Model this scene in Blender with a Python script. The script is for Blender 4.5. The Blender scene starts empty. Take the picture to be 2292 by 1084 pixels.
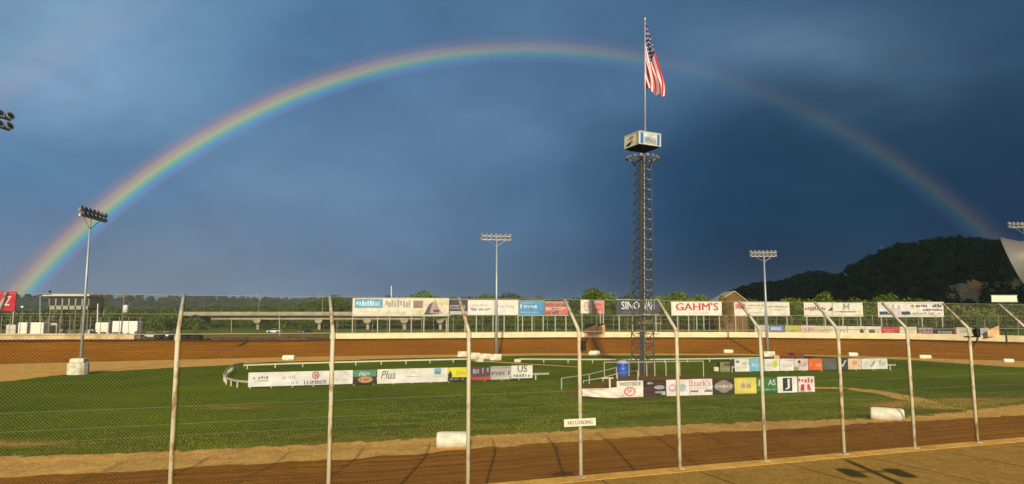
import bpy, math, random
import numpy as np
from mathutils import Vector, Matrix
random.seed(7); rng = np.random.default_rng(11)
SC = bpy.context.scene
COL = SC.collection
R = math.radians

# ------------------------------------------------------------------ camera
FPX, CX, CY, PITCH, EYE = 1548.0, 1146.0, 542.0, R(6.38), 6.4
cd = bpy.data.cameras.new('camera'); cam = bpy.data.objects.new('camera', cd); COL.objects.link(cam)
cd.sensor_width = 36.0; cd.lens = FPX / 2292 * 36.0
cd.clip_start = 0.05; cd.clip_end = 20000
cam.location = (0, 0, EYE); cam.rotation_euler = (R(90) + PITCH, 0, 0)
SC.camera = cam
SC.view_settings.view_transform = 'Standard'; SC.view_settings.look = 'None'
SC.view_settings.exposure = 0.25; SC.view_settings.gamma = 1.0

# ------------------------------------------------------------------ sun
SUN_EL, SUN_AZ = R(19.9), R(1.07)          # light travels along +Y, slightly to the right
ld = bpy.data.lights.new('sun', 'SUN'); sun = bpy.data.objects.new('sun', ld); COL.objects.link(sun)
ld.energy = 4.8; ld.angle = R(0.5); ld.color = (1.0, 0.89, 0.70)
LIGHT = Vector((math.sin(SUN_AZ) * math.cos(SUN_EL), math.cos(SUN_AZ) * math.cos(SUN_EL), -math.sin(SUN_EL)))
sun.rotation_euler = LIGHT.to_track_quat('-Z', 'Y').to_euler()

def lin(h):
    h = h.lstrip('#'); o = []
    for i in (0, 2, 4):
        c = int(h[i:i + 2], 16) / 255
        o.append(c / 12.92 if c <= 0.04045 else ((c + 0.055) / 1.055) ** 2.4)
    return tuple(o)

# ------------------------------------------------------------------ world: storm front ahead with a rainbow, clear sky behind
def build_world():
    w = bpy.data.worlds.new('World'); SC.world = w; w.use_nodes = True
    nt = w.node_tree; N = nt.nodes; L = nt.links; N.clear()
    def math_(op, a, b=None, c=None, clamp=False):
        n = N.new('ShaderNodeMath'); n.operation = op; n.use_clamp = clamp
        for i, s in enumerate((a, b, c)):
            if s is None: continue
            if isinstance(s, (int, float)): n.inputs[i].default_value = s
            else: L.new(s, n.inputs[i])
        return n.outputs[0]
    def sstep(v, a, b):
        n = N.new('ShaderNodeMapRange'); n.interpolation_type = 'SMOOTHSTEP'
        n.inputs['From Min'].default_value = a; n.inputs['From Max'].default_value = b
        L.new(v, n.inputs['Value']); return n.outputs['Result']
    def ramp(v, stops, interp='B_SPLINE'):
        n = N.new('ShaderNodeValToRGB'); n.color_ramp.interpolation = interp
        e = n.color_ramp.elements
        while len(e) < len(stops): e.new(0.5)
        for k, (p, c) in enumerate(stops):
            e[k].position = p; e[k].color = (*c, 1)
        L.new(v, n.inputs[0]); return n.outputs[0]
    def mix(f, a, b, mode='MIX'):
        n = N.new('ShaderNodeMix'); n.data_type = 'RGBA'; n.blend_type = mode
        if isinstance(f, (int, float)): n.inputs[0].default_value = f
        else: L.new(f, n.inputs[0])
        for s, k in ((a, 6), (b, 7)):
            if isinstance(s, tuple): n.inputs[k].default_value = (*s, 1)
            else: L.new(s, n.inputs[k])
        return n.outputs[2]
    tc = N.new('ShaderNodeTexCoord'); D = tc.outputs['Generated']
    sp = N.new('ShaderNodeSeparateXYZ'); L.new(D, sp.inputs[0])
    dx, dy, dz = sp.outputs
    az = math_('ARCTAN2', dx, dy)
    t = math_('MULTIPLY_ADD', az, 1 / R(90), 0.5, True)         # 0 .. 1 over azimuth -45 .. 45
    el = math_('ARCSINE', dz)
    def T(px): return math.atan((px - 1146) / 1558) / R(90) + 0.5
    def stops(*a): return [(T(p), lin(c)) for p, c in a]
    low = ramp(t, stops((0, '6e7d92'), (350, '6a7d92'), (800, '546c84'), (1200, '405b76'), (1500, '1a3650'), (1700, '172c44'), (2292, '1c2e48')))
    mid = ramp(t, stops((0, '547ca0'), (300, '587c9e'), (700, '56779a'), (1100, '4d6d90'), (1450, '254a6a'), (1750, '10344c'), (2292, '1b3550')))
    high = ramp(t, stops((0, '708dab'), (300, '5f85a8'), (700, '4a7096'), (1146, '4e7092'), (1500, '49698a'), (1800, '3f5f7e'), (2292, '2b4864')))
    nz = N.new('ShaderNodeTexNoise'); nz.inputs['Scale'].default_value = 3.2; nz.inputs['Detail'].default_value = 4; nz.inputs['Roughness'].default_value = 0.5
    nz.inputs['Distortion'].default_value = 0.4
    mp = N.new('ShaderNodeMapping'); mp.inputs['Scale'].default_value = (1.0, 1.0, 1.7); mp.inputs['Rotation'].default_value = (0, R(24), 0)
    mp.inputs['Location'].default_value = (3.1, 0.4, 1.7)
    L.new(D, mp.inputs[0]); L.new(mp.outputs[0], nz.inputs['Vector'])
    cl = math_('SUBTRACT', nz.outputs['Fac'], 0.5)
    elw = math_('MULTIPLY_ADD', cl, 0.16, el)
    a1 = mix(sstep(elw, R(1), R(10)), low, mid)
    a2 = mix(sstep(elw, R(10), R(23)), a1, high)
    # soft brightening and darkening of the cloud deck
    g = sstep(nz.outputs['Fac'], 0.28, 0.74)
    sc_ = ramp(g, [(0, (0.86, 0.88, 0.90)), (0.5, (1.0, 1.0, 1.0)), (1, (1.20, 1.16, 1.10))], 'LINEAR')
    storm = mix(1.0, a2, sc_, 'MULTIPLY')
    nz2 = N.new('ShaderNodeTexNoise'); nz2.inputs['Scale'].default_value = 7.0; nz2.inputs['Detail'].default_value = 7; nz2.inputs['Roughness'].default_value = 0.58; nz2.inputs['Distortion'].default_value = 0.5
    mp2 = N.new('ShaderNodeMapping'); mp2.inputs['Scale'].default_value = (0.9, 1.0, 1.9); mp2.inputs['Rotation'].default_value = (0, R(28), 0); L.new(D, mp2.inputs[0]); L.new(mp2.outputs[0], nz2.inputs['Vector'])
    f2 = math_('MULTIPLY_ADD', nz2.outputs['Fac'], 0.34, 0.83)
    vm = N.new('ShaderNodeVectorMath'); vm.operation = 'SCALE'; L.new(storm, vm.inputs[0]); L.new(f2, vm.inputs['Scale'])
    storm = vm.outputs[0]
    # a lighter wisp high on the right, and one high on the left
    def blob(px, py, rad_x, rad_y, col, prev, tilt=0.0):
        x, y, z = ray(px, py); a0 = math.atan2(x, y); e0 = math.asin(z)
        ua = math_('SUBTRACT', az, a0); ue = math_('SUBTRACT', el, e0)
        ue = math_('MULTIPLY_ADD', ua, tilt, ue)
        ue = math_('MULTIPLY_ADD', cl, 0.10, ue)
        q = math_('ADD', math_('POWER', math_('ABSOLUTE', math_('DIVIDE', ua, rad_x)), 2.0), math_('POWER', math_('ABSOLUTE', math_('DIVIDE', ue, rad_y)), 2.0))
        m = math_('MULTIPLY', math_('EXPONENT', math_('MULTIPLY', q, -1.0)), math_('MULTIPLY_ADD', nz2.outputs['Fac'], 1.2, 0.2))
        return mix(m, prev, (*col,), 'ADD')
    storm = blob(1790, 95, R(7), R(2.0), (0.055, 0.070, 0.082), storm, 0.1)
    storm = blob(1900, 170, R(9), R(3.0), (0.022, 0.030, 0.036), storm, 0.1)
    storm = blob(60, 200, R(7), R(2.5), (0.07, 0.085, 0.10), storm, -0.25)
    storm = blob(80, 60, R(9), R(3.5), (0.05, 0.07, 0.085), storm, -0.3)
    storm = blob(1050, 230, R(9), R(3.5), (0.020, 0.028, 0.045), storm, 0.2)
    # rainbow round the antisolar point
    dp = N.new('ShaderNodeVectorMath'); dp.operation = 'DOT_PRODUCT'; L.new(D, dp.inputs[0]); dp.inputs[1].default_value = tuple(LIGHT)
    ang = math_('ARCCOSINE', dp.outputs['Value'])
    bow_t = math_('DIVIDE', math_('SUBTRACT', ang, R(40.7)), R(2.45), None, True)
    bow = ramp(bow_t, [(0.0, lin('7f86b8')), (0.13, lin('868ccc')), (0.24, lin('58a6d0')), (0.34, lin('7fba90')), (0.45, lin('bdba84')), (0.60, lin('c8a47c')), (0.80, lin('b4807c')), (1.0, lin('8a7080'))], 'EASE')
    ba = ramp(bow_t, [(0.0, (0,) * 3), (0.13, (.42,) * 3), (0.25, (.80,) * 3), (0.34, (.95,) * 3), (0.45, (1,) * 3), (0.58, (.82,) * 3), (0.78, (.36,) * 3), (1.0, (0,) * 3)], 'EASE')
    s1 = ramp(t, [(T(0), (0.60,) * 3), (T(250), (0.66,) * 3), (T(600), (0.58,) * 3), (T(900), (0.40,) * 3), (T(1150), (0.27,) * 3), (T(1420), (0.16,) * 3),
                  (T(1490), (0.06,) * 3), (T(1700), (0.035,) * 3), (T(2050), (0.065,) * 3), (T(2292), (0.07,) * 3)], 'LINEAR')
    storm = mix(math_('MULTIPLY', ba, s1), storm, bow)
    # brighter air inside the bow on the left, darker band outside
    ins = math_('SUBTRACT', 1.0, sstep(ang, R(30), R(41)))
    ins = sstep(ang, R(41.5), R(36)); 
    insL = math_('MULTIPLY', ins, sstep(t, 0.62, 0.15))
    storm = mix(insL, storm, (0.030, 0.027, 0.022), 'ADD')
    # faint secondary bow, colours reversed
    b2t = math_('DIVIDE', math_('SUBTRACT', ang, R(50.0)), R(4.6), None, True)
    b2 = ramp(b2t, [(0, (0, 0, 0)), (0.28, (0.07, 0.025, 0.012)), (0.5, (0.05, 0.04, 0.012)), (0.75, (0.0, 0.03, 0.02)), (1, (0, 0, 0))], 'EASE')
    s2 = math_('MULTIPLY', sstep(t, 0.30, 0.08), 0.6)
    v2 = N.new('ShaderNodeVectorMath'); v2.operation = 'SCALE'; L.new(b2, v2.inputs[0]); L.new(s2, v2.inputs['Scale'])
    storm = mix(1.0, storm, v2.outputs[0], 'ADD')
    sky = N.new('ShaderNodeTexSky'); sky.sky_type = 'NISHITA'; sky.sun_disc = False
    sky.sun_elevation = SUN_EL; sky.sun_rotation = R(180) + SUN_AZ; sky.altitude = 200
    bg1 = N.new('ShaderNodeBackground'); bg1.inputs['Strength'].default_value = 0.065; L.new(sky.outputs[0], bg1.inputs['Color'])
    bg2 = N.new('ShaderNodeBackground'); bg2.inputs['Strength'].default_value = 0.90; L.new(storm, bg2.inputs['Color'])
    ms = N.new('ShaderNodeMixShader'); L.new(sstep(dy, -0.05, 0.45), ms.inputs[0]); L.new(bg1.outputs[0], ms.inputs[1]); L.new(bg2.outputs[0], ms.inputs[2])
    out = N.new('ShaderNodeOutputWorld'); L.new(ms.outputs[0], out.inputs['Surface'])

def ray(px, py):
    x = (px - CX) / FPX; v = (CY - py) / FPX
    d = Vector((x, math.cos(PITCH) - v * math.sin(PITCH), math.sin(PITCH) + v * math.cos(PITCH)))
    return d.normalized()
def at(px, py, Y):
    d = ray(px, py); return Vector((d.x / d.y * Y, Y, EYE + d.z / d.y * Y))
def gnd(px, py, z=0.0):
    d = ray(px, py); s = (z - EYE) / d.z
    return Vector((d.x * s, d.y * s, z))
def slope(px, py):
    d = ray(px, py); return d.x / d.y
def on_line(A, B, px, py):
    """point of the ground line A-B seen in image column px (at row py)"""
    k = slope(px, py); dx, dy = B.x - A.x, B.y - A.y
    s = (k * A.y - A.x) / (dx - k * dy)
    return Vector((A.x + s * dx, A.y + s * dy, A.z + s * (B.z - A.z)))
def ppm(Y): return FPX / Y
build_world()

# ------------------------------------------------------------------ materials
_mc = {}
def nodes_of(name):
    m = bpy.data.materials.new(name); m.use_nodes = True
    nt = m.node_tree; return m, nt, nt.nodes['Principled BSDF']
def mat(hexcol, rough=0.75, var=0.18, scale=3.0, metal=0.0, name=None, spec=0.3):
    c = lin(hexcol) if isinstance(hexcol, str) else hexcol
    key = (c, rough, var, scale, metal)
    if key in _mc: return _mc[key]
    m, nt, b = nodes_of(name or 'paint'); N = nt.nodes; L = nt.links
    tc = N.new('ShaderNodeTexCoord'); nz = N.new('ShaderNodeTexNoise'); nz.inputs['Scale'].default_value = scale; nz.inputs['Detail'].default_value = 5
    L.new(tc.outputs['Object'], nz.inputs['Vector'])
    rp = N.new('ShaderNodeValToRGB'); e = rp.color_ramp.elements
    e[0].position = 0.3; e[1].position = 0.72
    e[0].color = (*[x * (1 - var) for x in c], 1); e[1].color = (*[min(x * (1 + var * 0.5), 0.85) for x in c], 1)
    L.new(nz.outputs['Fac'], rp.inputs[0]); L.new(rp.outputs[0], b.inputs['Base Color'])
    b.inputs['Roughness'].default_value = rough; b.inputs['Metallic'].default_value = metal
    b.inputs['Specular IOR Level'].default_value = spec
    _mc[key] = m; return m
def mat2(h1, h2, scale, rough=0.85, name='weathered', lo=0.42, hi=0.62, stretch=(1, 1, 1), bump=0.0):
    m, nt, b = nodes_of(name); N = nt.nodes; L = nt.links
    tc = N.new('ShaderNodeTexCoord'); mp = N.new('ShaderNodeMapping'); mp.inputs['Scale'].default_value = stretch
    nz = N.new('ShaderNodeTexNoise'); nz.inputs['Scale'].default_value = scale; nz.inputs['Detail'].default_value = 6; nz.inputs['Roughness'].default_value = 0.62
    L.new(tc.outputs['Object'], mp.inputs[0]); L.new(mp.outputs[0], nz.inputs['Vector'])
    rp = N.new('ShaderNodeValToRGB'); e = rp.color_ramp.elements; e[0].position = lo; e[1].position = hi
    e[0].color = (*lin(h1), 1); e[1].color = (*lin(h2), 1)
    L.new(nz.outputs['Fac'], rp.inputs[0]); L.new(rp.outputs[0], b.inputs['Base Color'])
    b.inputs['Roughness'].default_value = rough; b.inputs['Specular IOR Level'].default_value = 0.2
    if bump:
        bp = N.new('ShaderNodeBump'); bp.inputs['Strength'].default_value = bump; bp.inputs['Distance'].default_value = 0.05
        L.new(nz.outputs['Fac'], bp.inputs['Height']); L.new(bp.outputs[0], b.inputs['Normal'])
    return m

# ------------------------------------------------------------------ mesh building
class MB:
    def __init__(s): s.v = []; s.f = []; s.mi = []; s.cur = 0; s.mats = []; s.sm = []; s.smooth = False
    def use(s, m):
        if m not in s.mats: s.mats.append(m)
        s.cur = s.mats.index(m); return s
    def face(s, idx): s.f.append(tuple(idx)); s.mi.append(s.cur); s.sm.append(s.smooth)
    def add(s, vs, fs):
        o = len(s.v); s.v.extend([tuple(p) for p in vs])
        for f in fs: s.face([o + i for i in f])
    def box(s, c, d, rz=0.0, rx=0.0, ry=0.0):
        x, y, z = d[0] / 2, d[1] / 2, d[2] / 2
        M = Matrix.Rotation(rz, 3, 'Z') @ Matrix.Rotation(ry, 3, 'Y') @ Matrix.Rotation(rx, 3, 'X')
        vs = [M @ Vector(p) + Vector(c) for p in ((-x,-y,-z),(x,-y,-z),(x,y,-z),(-x,y,-z),(-x,-y,z),(x,-y,z),(x,y,z),(-x,y,z))]
        s.add(vs, [(3,2,1,0),(4,5,6,7),(0,1,5,4),(1,2,6,5),(2,3,7,6),(3,0,4,7)]); return s
    def bbox(s, c, d, b=0.05):
        """box with bevelled vertical and top edges (rounded block)"""
        x, y, z = d[0] / 2, d[1] / 2, d[2] / 2; b = min(b, x * .9, y * .9, z * .9)
        def ring(ix, iy, zz):
            return [(-x+ix+b*(1-0), -y+iy, zz), (x-ix-b, -y+iy, zz), (x-ix, -y+iy+b, zz), (x-ix, y-iy-b, zz), (x-ix-b, y-iy, zz), (-x+ix+b, y-iy, zz), (-x+ix, y-iy-b, zz), (-x+ix, -y+iy+b, zz)]
        rs = [ring(b*.5, b*.5, -z), ring(0, 0, -z+b*.5), ring(0, 0, z-b), ring(b*.3, b*.3, z-b*.3), ring(b, b, z)]
        o = len(s.v)
        for r in rs: s.v.extend([(p[0]+c[0], p[1]+c[1], p[2]+c[2]) for p in r])
        for i in range(len(rs)-1):
            for k in range(8):
                s.face([o+i*8+k, o+i*8+(k+1)%8, o+(i+1)*8+(k+1)%8, o+(i+1)*8+k])
        s.face([o+7-k for k in range(8)]); s.face([o+(len(rs)-1)*8+k for k in range(8)]); return s
    def tube(s, path, r, n=8, cap=True, r2=None):
        P = [Vector(p) for p in path]; o = len(s.v); m = len(P)
        t0 = (P[1]-P[0]).normalized()
        u = t0.orthogonal().normalized()
        for i, p in enumerate(P):
            if i == 0: t = t0
            elif i == m-1: t = (P[-1]-P[-2]).normalized()
            else: t = ((P[i]-P[i-1]).normalized()+(P[i+1]-P[i]).normalized()).normalized()
            u = (u - t*u.dot(t)).normalized(); w = t.cross(u)
            rr = r if r2 is None else r+(r2-r)*i/(m-1)
            if isinstance(r, (list, tuple)): rr = r[i]
            for k in range(n):
                a = 2*math.pi*k/n; s.v.append(tuple(p+(u*math.cos(a)+w*math.sin(a))*rr))
        for i in range(m-1):
            for k in range(n):
                s.face([o+i*n+k, o+i*n+(k+1)%n, o+(i+1)*n+(k+1)%n, o+(i+1)*n+k])
        if cap:
            s.face([o+n-1-k for k in range(n)]); s.face([o+(m-1)*n+k for k in range(n)])
        return s
    def lathe(s, prof, n=16, M=None):
        """prof: (r, z) pairs about local z; M: placing matrix"""
        M = M or Matrix.Identity(4); o = len(s.v)
        for r, z in prof:
            for k in range(n):
                a = 2*math.pi*k/n; s.v.append(tuple(M @ Vector((r*math.cos(a), r*math.sin(a), z))))
        for i in range(len(prof)-1):
            for k in range(n):
                s.face([o+i*n+k, o+i*n+(k+1)%n, o+(i+1)*n+(k+1)%n, o+(i+1)*n+k])
        s.face([o+n-1-k for k in range(n)]); s.face([o+(len(prof)-1)*n+k for k in range(n)]); return s
    def poly(s, pts): s.add(pts, [tuple(range(len(pts)))]); return s
    def build(s, name, m=None, parent=None, loc=None, rz=0.0):
        me = bpy.data.meshes.new(name); me.from_pydata(s.v, [], s.f)
        for mm in (s.mats or ([m] if m else [])): me.materials.append(mm)
        if s.mats: me.polygons.foreach_set('material_index', s.mi)
        me.polygons.foreach_set('use_smooth', s.sm); me.update()
        o = bpy.data.objects.new(name, me); COL.objects.link(o)
        if parent: o.parent = parent
        if loc is not None: o.location = loc
        if rz: o.rotation_euler = (0, 0, rz)
        return o
def tag(o, label=None, cat=None, group=None, kind=None):
    if label: o['label'] = label
    if cat: o['category'] = cat
    if group: o['group'] = group
    if kind: o['kind'] = kind
    return o
def thing(name, label, cat, loc, rz=0.0, group=None):
    o = bpy.data.objects.new(name, None); COL.objects.link(o); o.location = loc; o.rotation_euler = (0, 0, rz)
    o.empty_display_size = 0.3
    return tag(o, label, cat, group)
def child_copy(src, parent, loc=(0, 0, 0), rot=(0, 0, 0)):
    c = src.copy(); COL.objects.link(c); c.parent = parent; c.location = loc; c.rotation_euler = rot; return c
def np_mesh(name, V, F, m, smooth=False):
    """V (n,3), F (k,4) arrays"""
    me = bpy.data.meshes.new(name); me.vertices.add(len(V)); me.vertices.foreach_set('co', np.asarray(V, np.float32).ravel())
    k = len(F); w = F.shape[1]; me.loops.add(k*w); me.loops.foreach_set('vertex_index', F.ravel().astype(np.int32))
    me.polygons.add(k); me.polygons.foreach_set('loop_start', np.arange(0, k*w, w, dtype=np.int32)); me.polygons.foreach_set('loop_total', np.full(k, w, np.int32))
    if smooth: me.polygons.foreach_set('use_smooth', np.ones(k, bool))
    me.update(calc_edges=True); me.validate()
    if m: me.materials.append(m)
    o = bpy.data.objects.new(name, me); COL.objects.link(o); return o

# smooth value noise for python-side shapes
_tab = rng.random((256, 256))
def vn(x, y):
    x = np.asarray(x, float); y = np.asarray(y, float)
    xi = np.floor(x).astype(int); yi = np.floor(y).astype(int); fx = x-xi; fy = y-yi
    fx = fx*fx*(3-2*fx); fy = fy*fy*(3-2*fy)
    g = lambda a, b: _tab[a % 256, b % 256]
    return (g(xi, yi)*(1-fx)+g(xi+1, yi)*fx)*(1-fy)+(g(xi, yi+1)*(1-fx)+g(xi+1, yi+1)*fx)*fy
def fbm(x, y, o=4):
    s = 0; a = 0.5
    for i in range(o): s = s+a*vn(x*2**i+17*i, y*2**i+5*i); a *= 0.5
    return s

# ------------------------------------------------------------------ the oval: loops as r(theta) round an inner point
CEN = np.array((0.0, 75.0)); NT = 1440
TH = np.linspace(-math.pi, math.pi, NT, endpoint=False)
def loop(pts):
    P = np.array([(p[0], p[1], p[2] if len(p) > 2 else 0.0) for p in pts]); d = P[:, :2]-CEN
    th = np.arctan2(d[:, 1], d[:, 0]); r = np.hypot(d[:, 0], d[:, 1]); k = np.argsort(th); th, r, z = th[k], r[k], P[k, 2]
    X = d[k, 0]; Yy = d[k, 1]
    th3 = np.concatenate([th-2*math.pi, th, th+2*math.pi]); X3 = np.tile(X, 3); Y3 = np.tile(Yy, 3); z3 = np.tile(z, 3)
    # intersect each direction with the polygon edge, so straight edges stay straight
    j = np.clip(np.searchsorted(th3, TH, side='right')-1, 0, len(th3)-2)
    ax, ay, bx, by = X3[j], Y3[j], X3[j+1], Y3[j+1]; c, s = np.cos(TH), np.sin(TH)
    den = c*(by-ay)-s*(bx-ax); rr = (ax*(by-ay)-ay*(bx-ax))/den
    # fraction along the edge
    hx, hy = rr*c-ax, rr*s-ay; L = np.hypot(bx-ax, by-ay); f = np.hypot(hx, hy)/L
    zz = z3[j]*(1-f)+z3[j+1]*f
    ker = np.hanning(25); ker /= ker.sum()
    sm = lambda a: np.convolve(np.concatenate([a[-40:], a, a[:40]]), ker, 'same')[40:-40]
    return sm(rr), sm(zz)
def G2(*l): return [tuple(gnd(*p)) for p in l]
FA, FB = gnd(1298, 1069, 2.2), gnd(2197, 990, 2.2)           # fence line on the wall top
FD = (FB-FA).normalized(); FN = Vector((-FD.y, FD.x, 0))      # FN points to the infield
def fence_at(s): return FA+FD*s
near1 = G2((73, 1067), (445, 1046), (872, 1023), (1097, 1003), (1329, 986), (1591, 968), (1766, 962), (1929, 949), (2292, 931))
far1 = G2((2292, 809), (2033, 801), (1837, 795), (1640, 792), (1200, 791.5), (1023, 794), (740, 798), (400, 805.5), (150, 812), (0, 816))
lt1 = [(-90, 84), (-97, 66), (-93, 46), (-80, 31), (-62, 23), (-42, 23)]
rt1 = [(52, 52.5), (68, 60), (82, 70), (89, 82), (88, 95)]
r1, z1 = loop(near1+rt1+far1+lt1)
near0 = G2((0, 1023), (288, 1015), (573, 1002), (822, 989), (1146, 973), (1408, 957), (1719, 944), (2015, 936), (2292, 904))
far0 = G2((2292, 824), (2033, 806), (1837, 798), (1640, 796), (1200, 796), (880, 803), (740, 808), (594, 811), (500, 819), (399, 823), (327, 827), (150, 838), (0, 857))
lt0 = [(-72, 68), (-74, 54), (-66, 42), (-52, 34), (-38, 31)]
rt0 = [(50, 60), (63, 68), (72, 78), (74, 88)]
r0, z0_ = loop(near0+rt0+far0+lt0)
wallF = [tuple(fence_at(s)+FN*0.28)[:2]+(0.75,) for s in (-60, -40, -20, 0, 20, 40, 50)]
far2 = [tuple(at(px, py, Y)) for px, py, Y in ((2292, 766, 121), (2030, 759, 134), (1640, 755, 147), (1230, 755, 148), (740, 759, 139), (594, 762, 135), (388, 760, 126), (150, 760, 118), (0, 760.5, 113))]
lt2 = [(-104, 92, 2.6), (-114, 66, 2.4), (-108, 38, 2.2), (-92, 14, 1.8)]
rt2 = [(72, 43, 1.2), (92, 56, 1.8), (105, 74, 2.2), (107, 98, 2.3)]
r2, z2 = loop(wallF+rt2+far2+lt2)
COS, SIN = np.cos(TH), np.sin(TH)
def ringpts(r, z): return np.stack([CEN[0]+r*COS, CEN[1]+r*SIN, np.broadcast_to(z, r.shape)], 1)
def ring_mesh(name, rings, m, smooth=True, sel=None):
    n = len(rings); V = np.concatenate(rings)
    i = np.arange(NT); k = (i+1) % NT
    if sel is not None: i, k = i[sel], k[sel]
    F = np.concatenate([np.stack([a*NT+i, (a+1)*NT+i, (a+1)*NT+k, a*NT+k], 1) for a in range(n-1)])[:, ::-1]
    o = np_mesh(name, V, F, m, smooth); me = o.data
    arc = np.concatenate([[0], np.cumsum(np.hypot(*np.diff(ringpts((r1+r2)/2, 0)[:, :2], axis=0).T))])
    uvv = np.stack([np.tile(arc, n), np.repeat(np.linspace(0, 1, n), NT)], 1)
    at_ = me.attributes.new('track', 'FLOAT2', 'POINT'); at_.data.foreach_set('vector', uvv.astype(np.float32).ravel())
    return o

# ---- ground materials
def ground_mat(name, c1, c2, c3, sc1=0.35, sc2=6.0, bump=0.35, dist=0.06, streak=None, dirt=None, rough=0.95, band=None):
    m, nt, b = nodes_of(name); N = nt.nodes; L = nt.links
    tc = N.new('ShaderNodeNewGeometry')
    def noise(s, d=6, rgh=0.6, vec=None, st=None):
        n = N.new('ShaderNodeTexNoise'); n.inputs['Scale'].default_value = s; n.inputs['Detail'].default_value = d; n.inputs['Roughness'].default_value = rgh
        src = vec or tc.outputs['Position']
        if st:
            mp = N.new('ShaderNodeMapping'); mp.inputs['Scale'].default_value = st; L.new(src, mp.inputs[0]); src = mp.outputs[0]
        L.new(src, n.inputs['Vector']); return n.outputs['Fac']
    def rmp(v, a, b_, ca, cb):
        r_ = N.new('ShaderNodeValToRGB'); e = r_.color_ramp.elements; e[0].position = a; e[1].position = b_
        e[0].color = (*ca, 1); e[1].color = (*cb, 1); L.new(v, r_.inputs[0]); return r_.outputs[0]
    def mx(f, a, b_, mode='MIX'):
        n = N.new('ShaderNodeMix'); n.data_type = 'RGBA'; n.blend_type = mode
        if isinstance(f, (int, float)): n.inputs[0].default_value = f
        else: L.new(f, n.inputs[0])
        for s_, k in ((a, 6), (b_, 7)):
            if isinstance(s_, tuple): n.inputs[k].default_value = (*s_, 1)
            else: L.new(s_, n.inputs[k])
        return n.outputs[2]
    big = noise(sc1, 5); fine = noise(sc2, 8, 0.7)
    col = rmp(big, 0.38, 0.66, lin(c1), lin(c2))
    col = mx(rmp(fine, 0.42, 0.70, (0, 0, 0), (1, 1, 1)), col, lin(c3))
    h = fine
    mid_ = noise(sc2*0.22, 6, 0.7); col = mx(0.8, col, rmp(mid_, 0.36, 0.66, (0.78, 0.80, 0.74), (1.16, 1.14, 1.10)), 'MULTIPLY')
    if streak:
        at_ = N.new('ShaderNodeAttribute'); at_.attribute_name = 'track'
        st = noise(1.0, 6, 0.65, at_.outputs['Vector'], (0.05, 26.0, 1.0))
        col = mx(rmp(st, 0.43, 0.64, (0, 0, 0), (0.75,) * 3), col, lin(streak))
        st2 = noise(1.0, 5, 0.6, at_.outputs['Vector'], (0.11, 60.0, 1.0))
        col = mx(rmp(st2, 0.46, 0.64, (0.80, 0.78, 0.76), (1.08, 1.06, 1.04)), col, col, 'MIX') if False else mx(0.7, col, rmp(st2, 0.42, 0.62, (0.72, 0.70, 0.68), (1.12, 1.10, 1.08)), 'MULTIPLY')
        ad = N.new('ShaderNodeMath'); ad.operation = 'MULTIPLY_ADD'; L.new(st2, ad.inputs[0]); ad.inputs[1].default_value = 0.8; L.new(h, ad.inputs[2]); h = ad.outputs[0]
    if dirt:
        a2 = N.new('ShaderNodeAttribute'); a2.attribute_name = 'bare'
        n2 = noise(1.1, 9, 0.78, None, (0.6, 2.0, 1.0))
        ad = N.new('ShaderNodeMath'); ad.operation = 'ADD'; L.new(a2.outputs['Fac'], ad.inputs[0]); L.new(n2, ad.inputs[1])
        col = mx(rmp(ad.outputs[0], 0.52, 0.80, (0, 0, 0), (0.42,) * 3), col, lin('6a5a1c'))
        col = mx(rmp(ad.outputs[0], 0.72, 0.92, (0, 0, 0), (1, 1, 1)), col, lin(dirt))
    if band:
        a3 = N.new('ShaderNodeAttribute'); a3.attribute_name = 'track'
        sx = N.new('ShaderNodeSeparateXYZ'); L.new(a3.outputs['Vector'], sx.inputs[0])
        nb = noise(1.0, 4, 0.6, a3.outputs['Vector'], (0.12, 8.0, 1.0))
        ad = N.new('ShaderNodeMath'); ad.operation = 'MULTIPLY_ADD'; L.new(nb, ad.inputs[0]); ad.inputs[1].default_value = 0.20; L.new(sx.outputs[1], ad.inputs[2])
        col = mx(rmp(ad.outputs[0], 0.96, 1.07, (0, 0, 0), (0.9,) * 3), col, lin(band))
    L.new(col, b.inputs['Base Color']); b.inputs['Roughness'].default_value = rough; b.inputs['Specular IOR Level'].default_value = 0.0
    bp = N.new('ShaderNodeBump'); bp.inputs['Strength'].default_value = bump; bp.inputs['Distance'].default_value = dist
    L.new(h, bp.inputs['Height']); L.new(bp.outputs[0], b.inputs['Normal'])
    return m
M_GRASS = ground_mat('grass', '344a02', '5c6c04', '66760c', 0.055, 5.0, 0.6, 0.10, dirt='b88a3e')
M_SAND = ground_mat('sand', 'dca24a', 'b8802c', 'ecc478', 0.5, 6.0, 0.9, 0.07)
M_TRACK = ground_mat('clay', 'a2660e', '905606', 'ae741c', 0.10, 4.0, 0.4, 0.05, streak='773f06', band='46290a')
M_LAND = ground_mat('land', '4d5e14', '5f6e1e', '74802c', 0.02, 1.2, 0.5, 0.2)
M_LOT = ground_mat('lot', '8c6a44', '7a6038', '6b6a30', 0.06, 1.5, 0.5, 0.1)
M_CONC = ground_mat('walk', 'a67f3e', '946e33', 'b89452', 0.5, 9.0, 0.5, 0.015)

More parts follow.
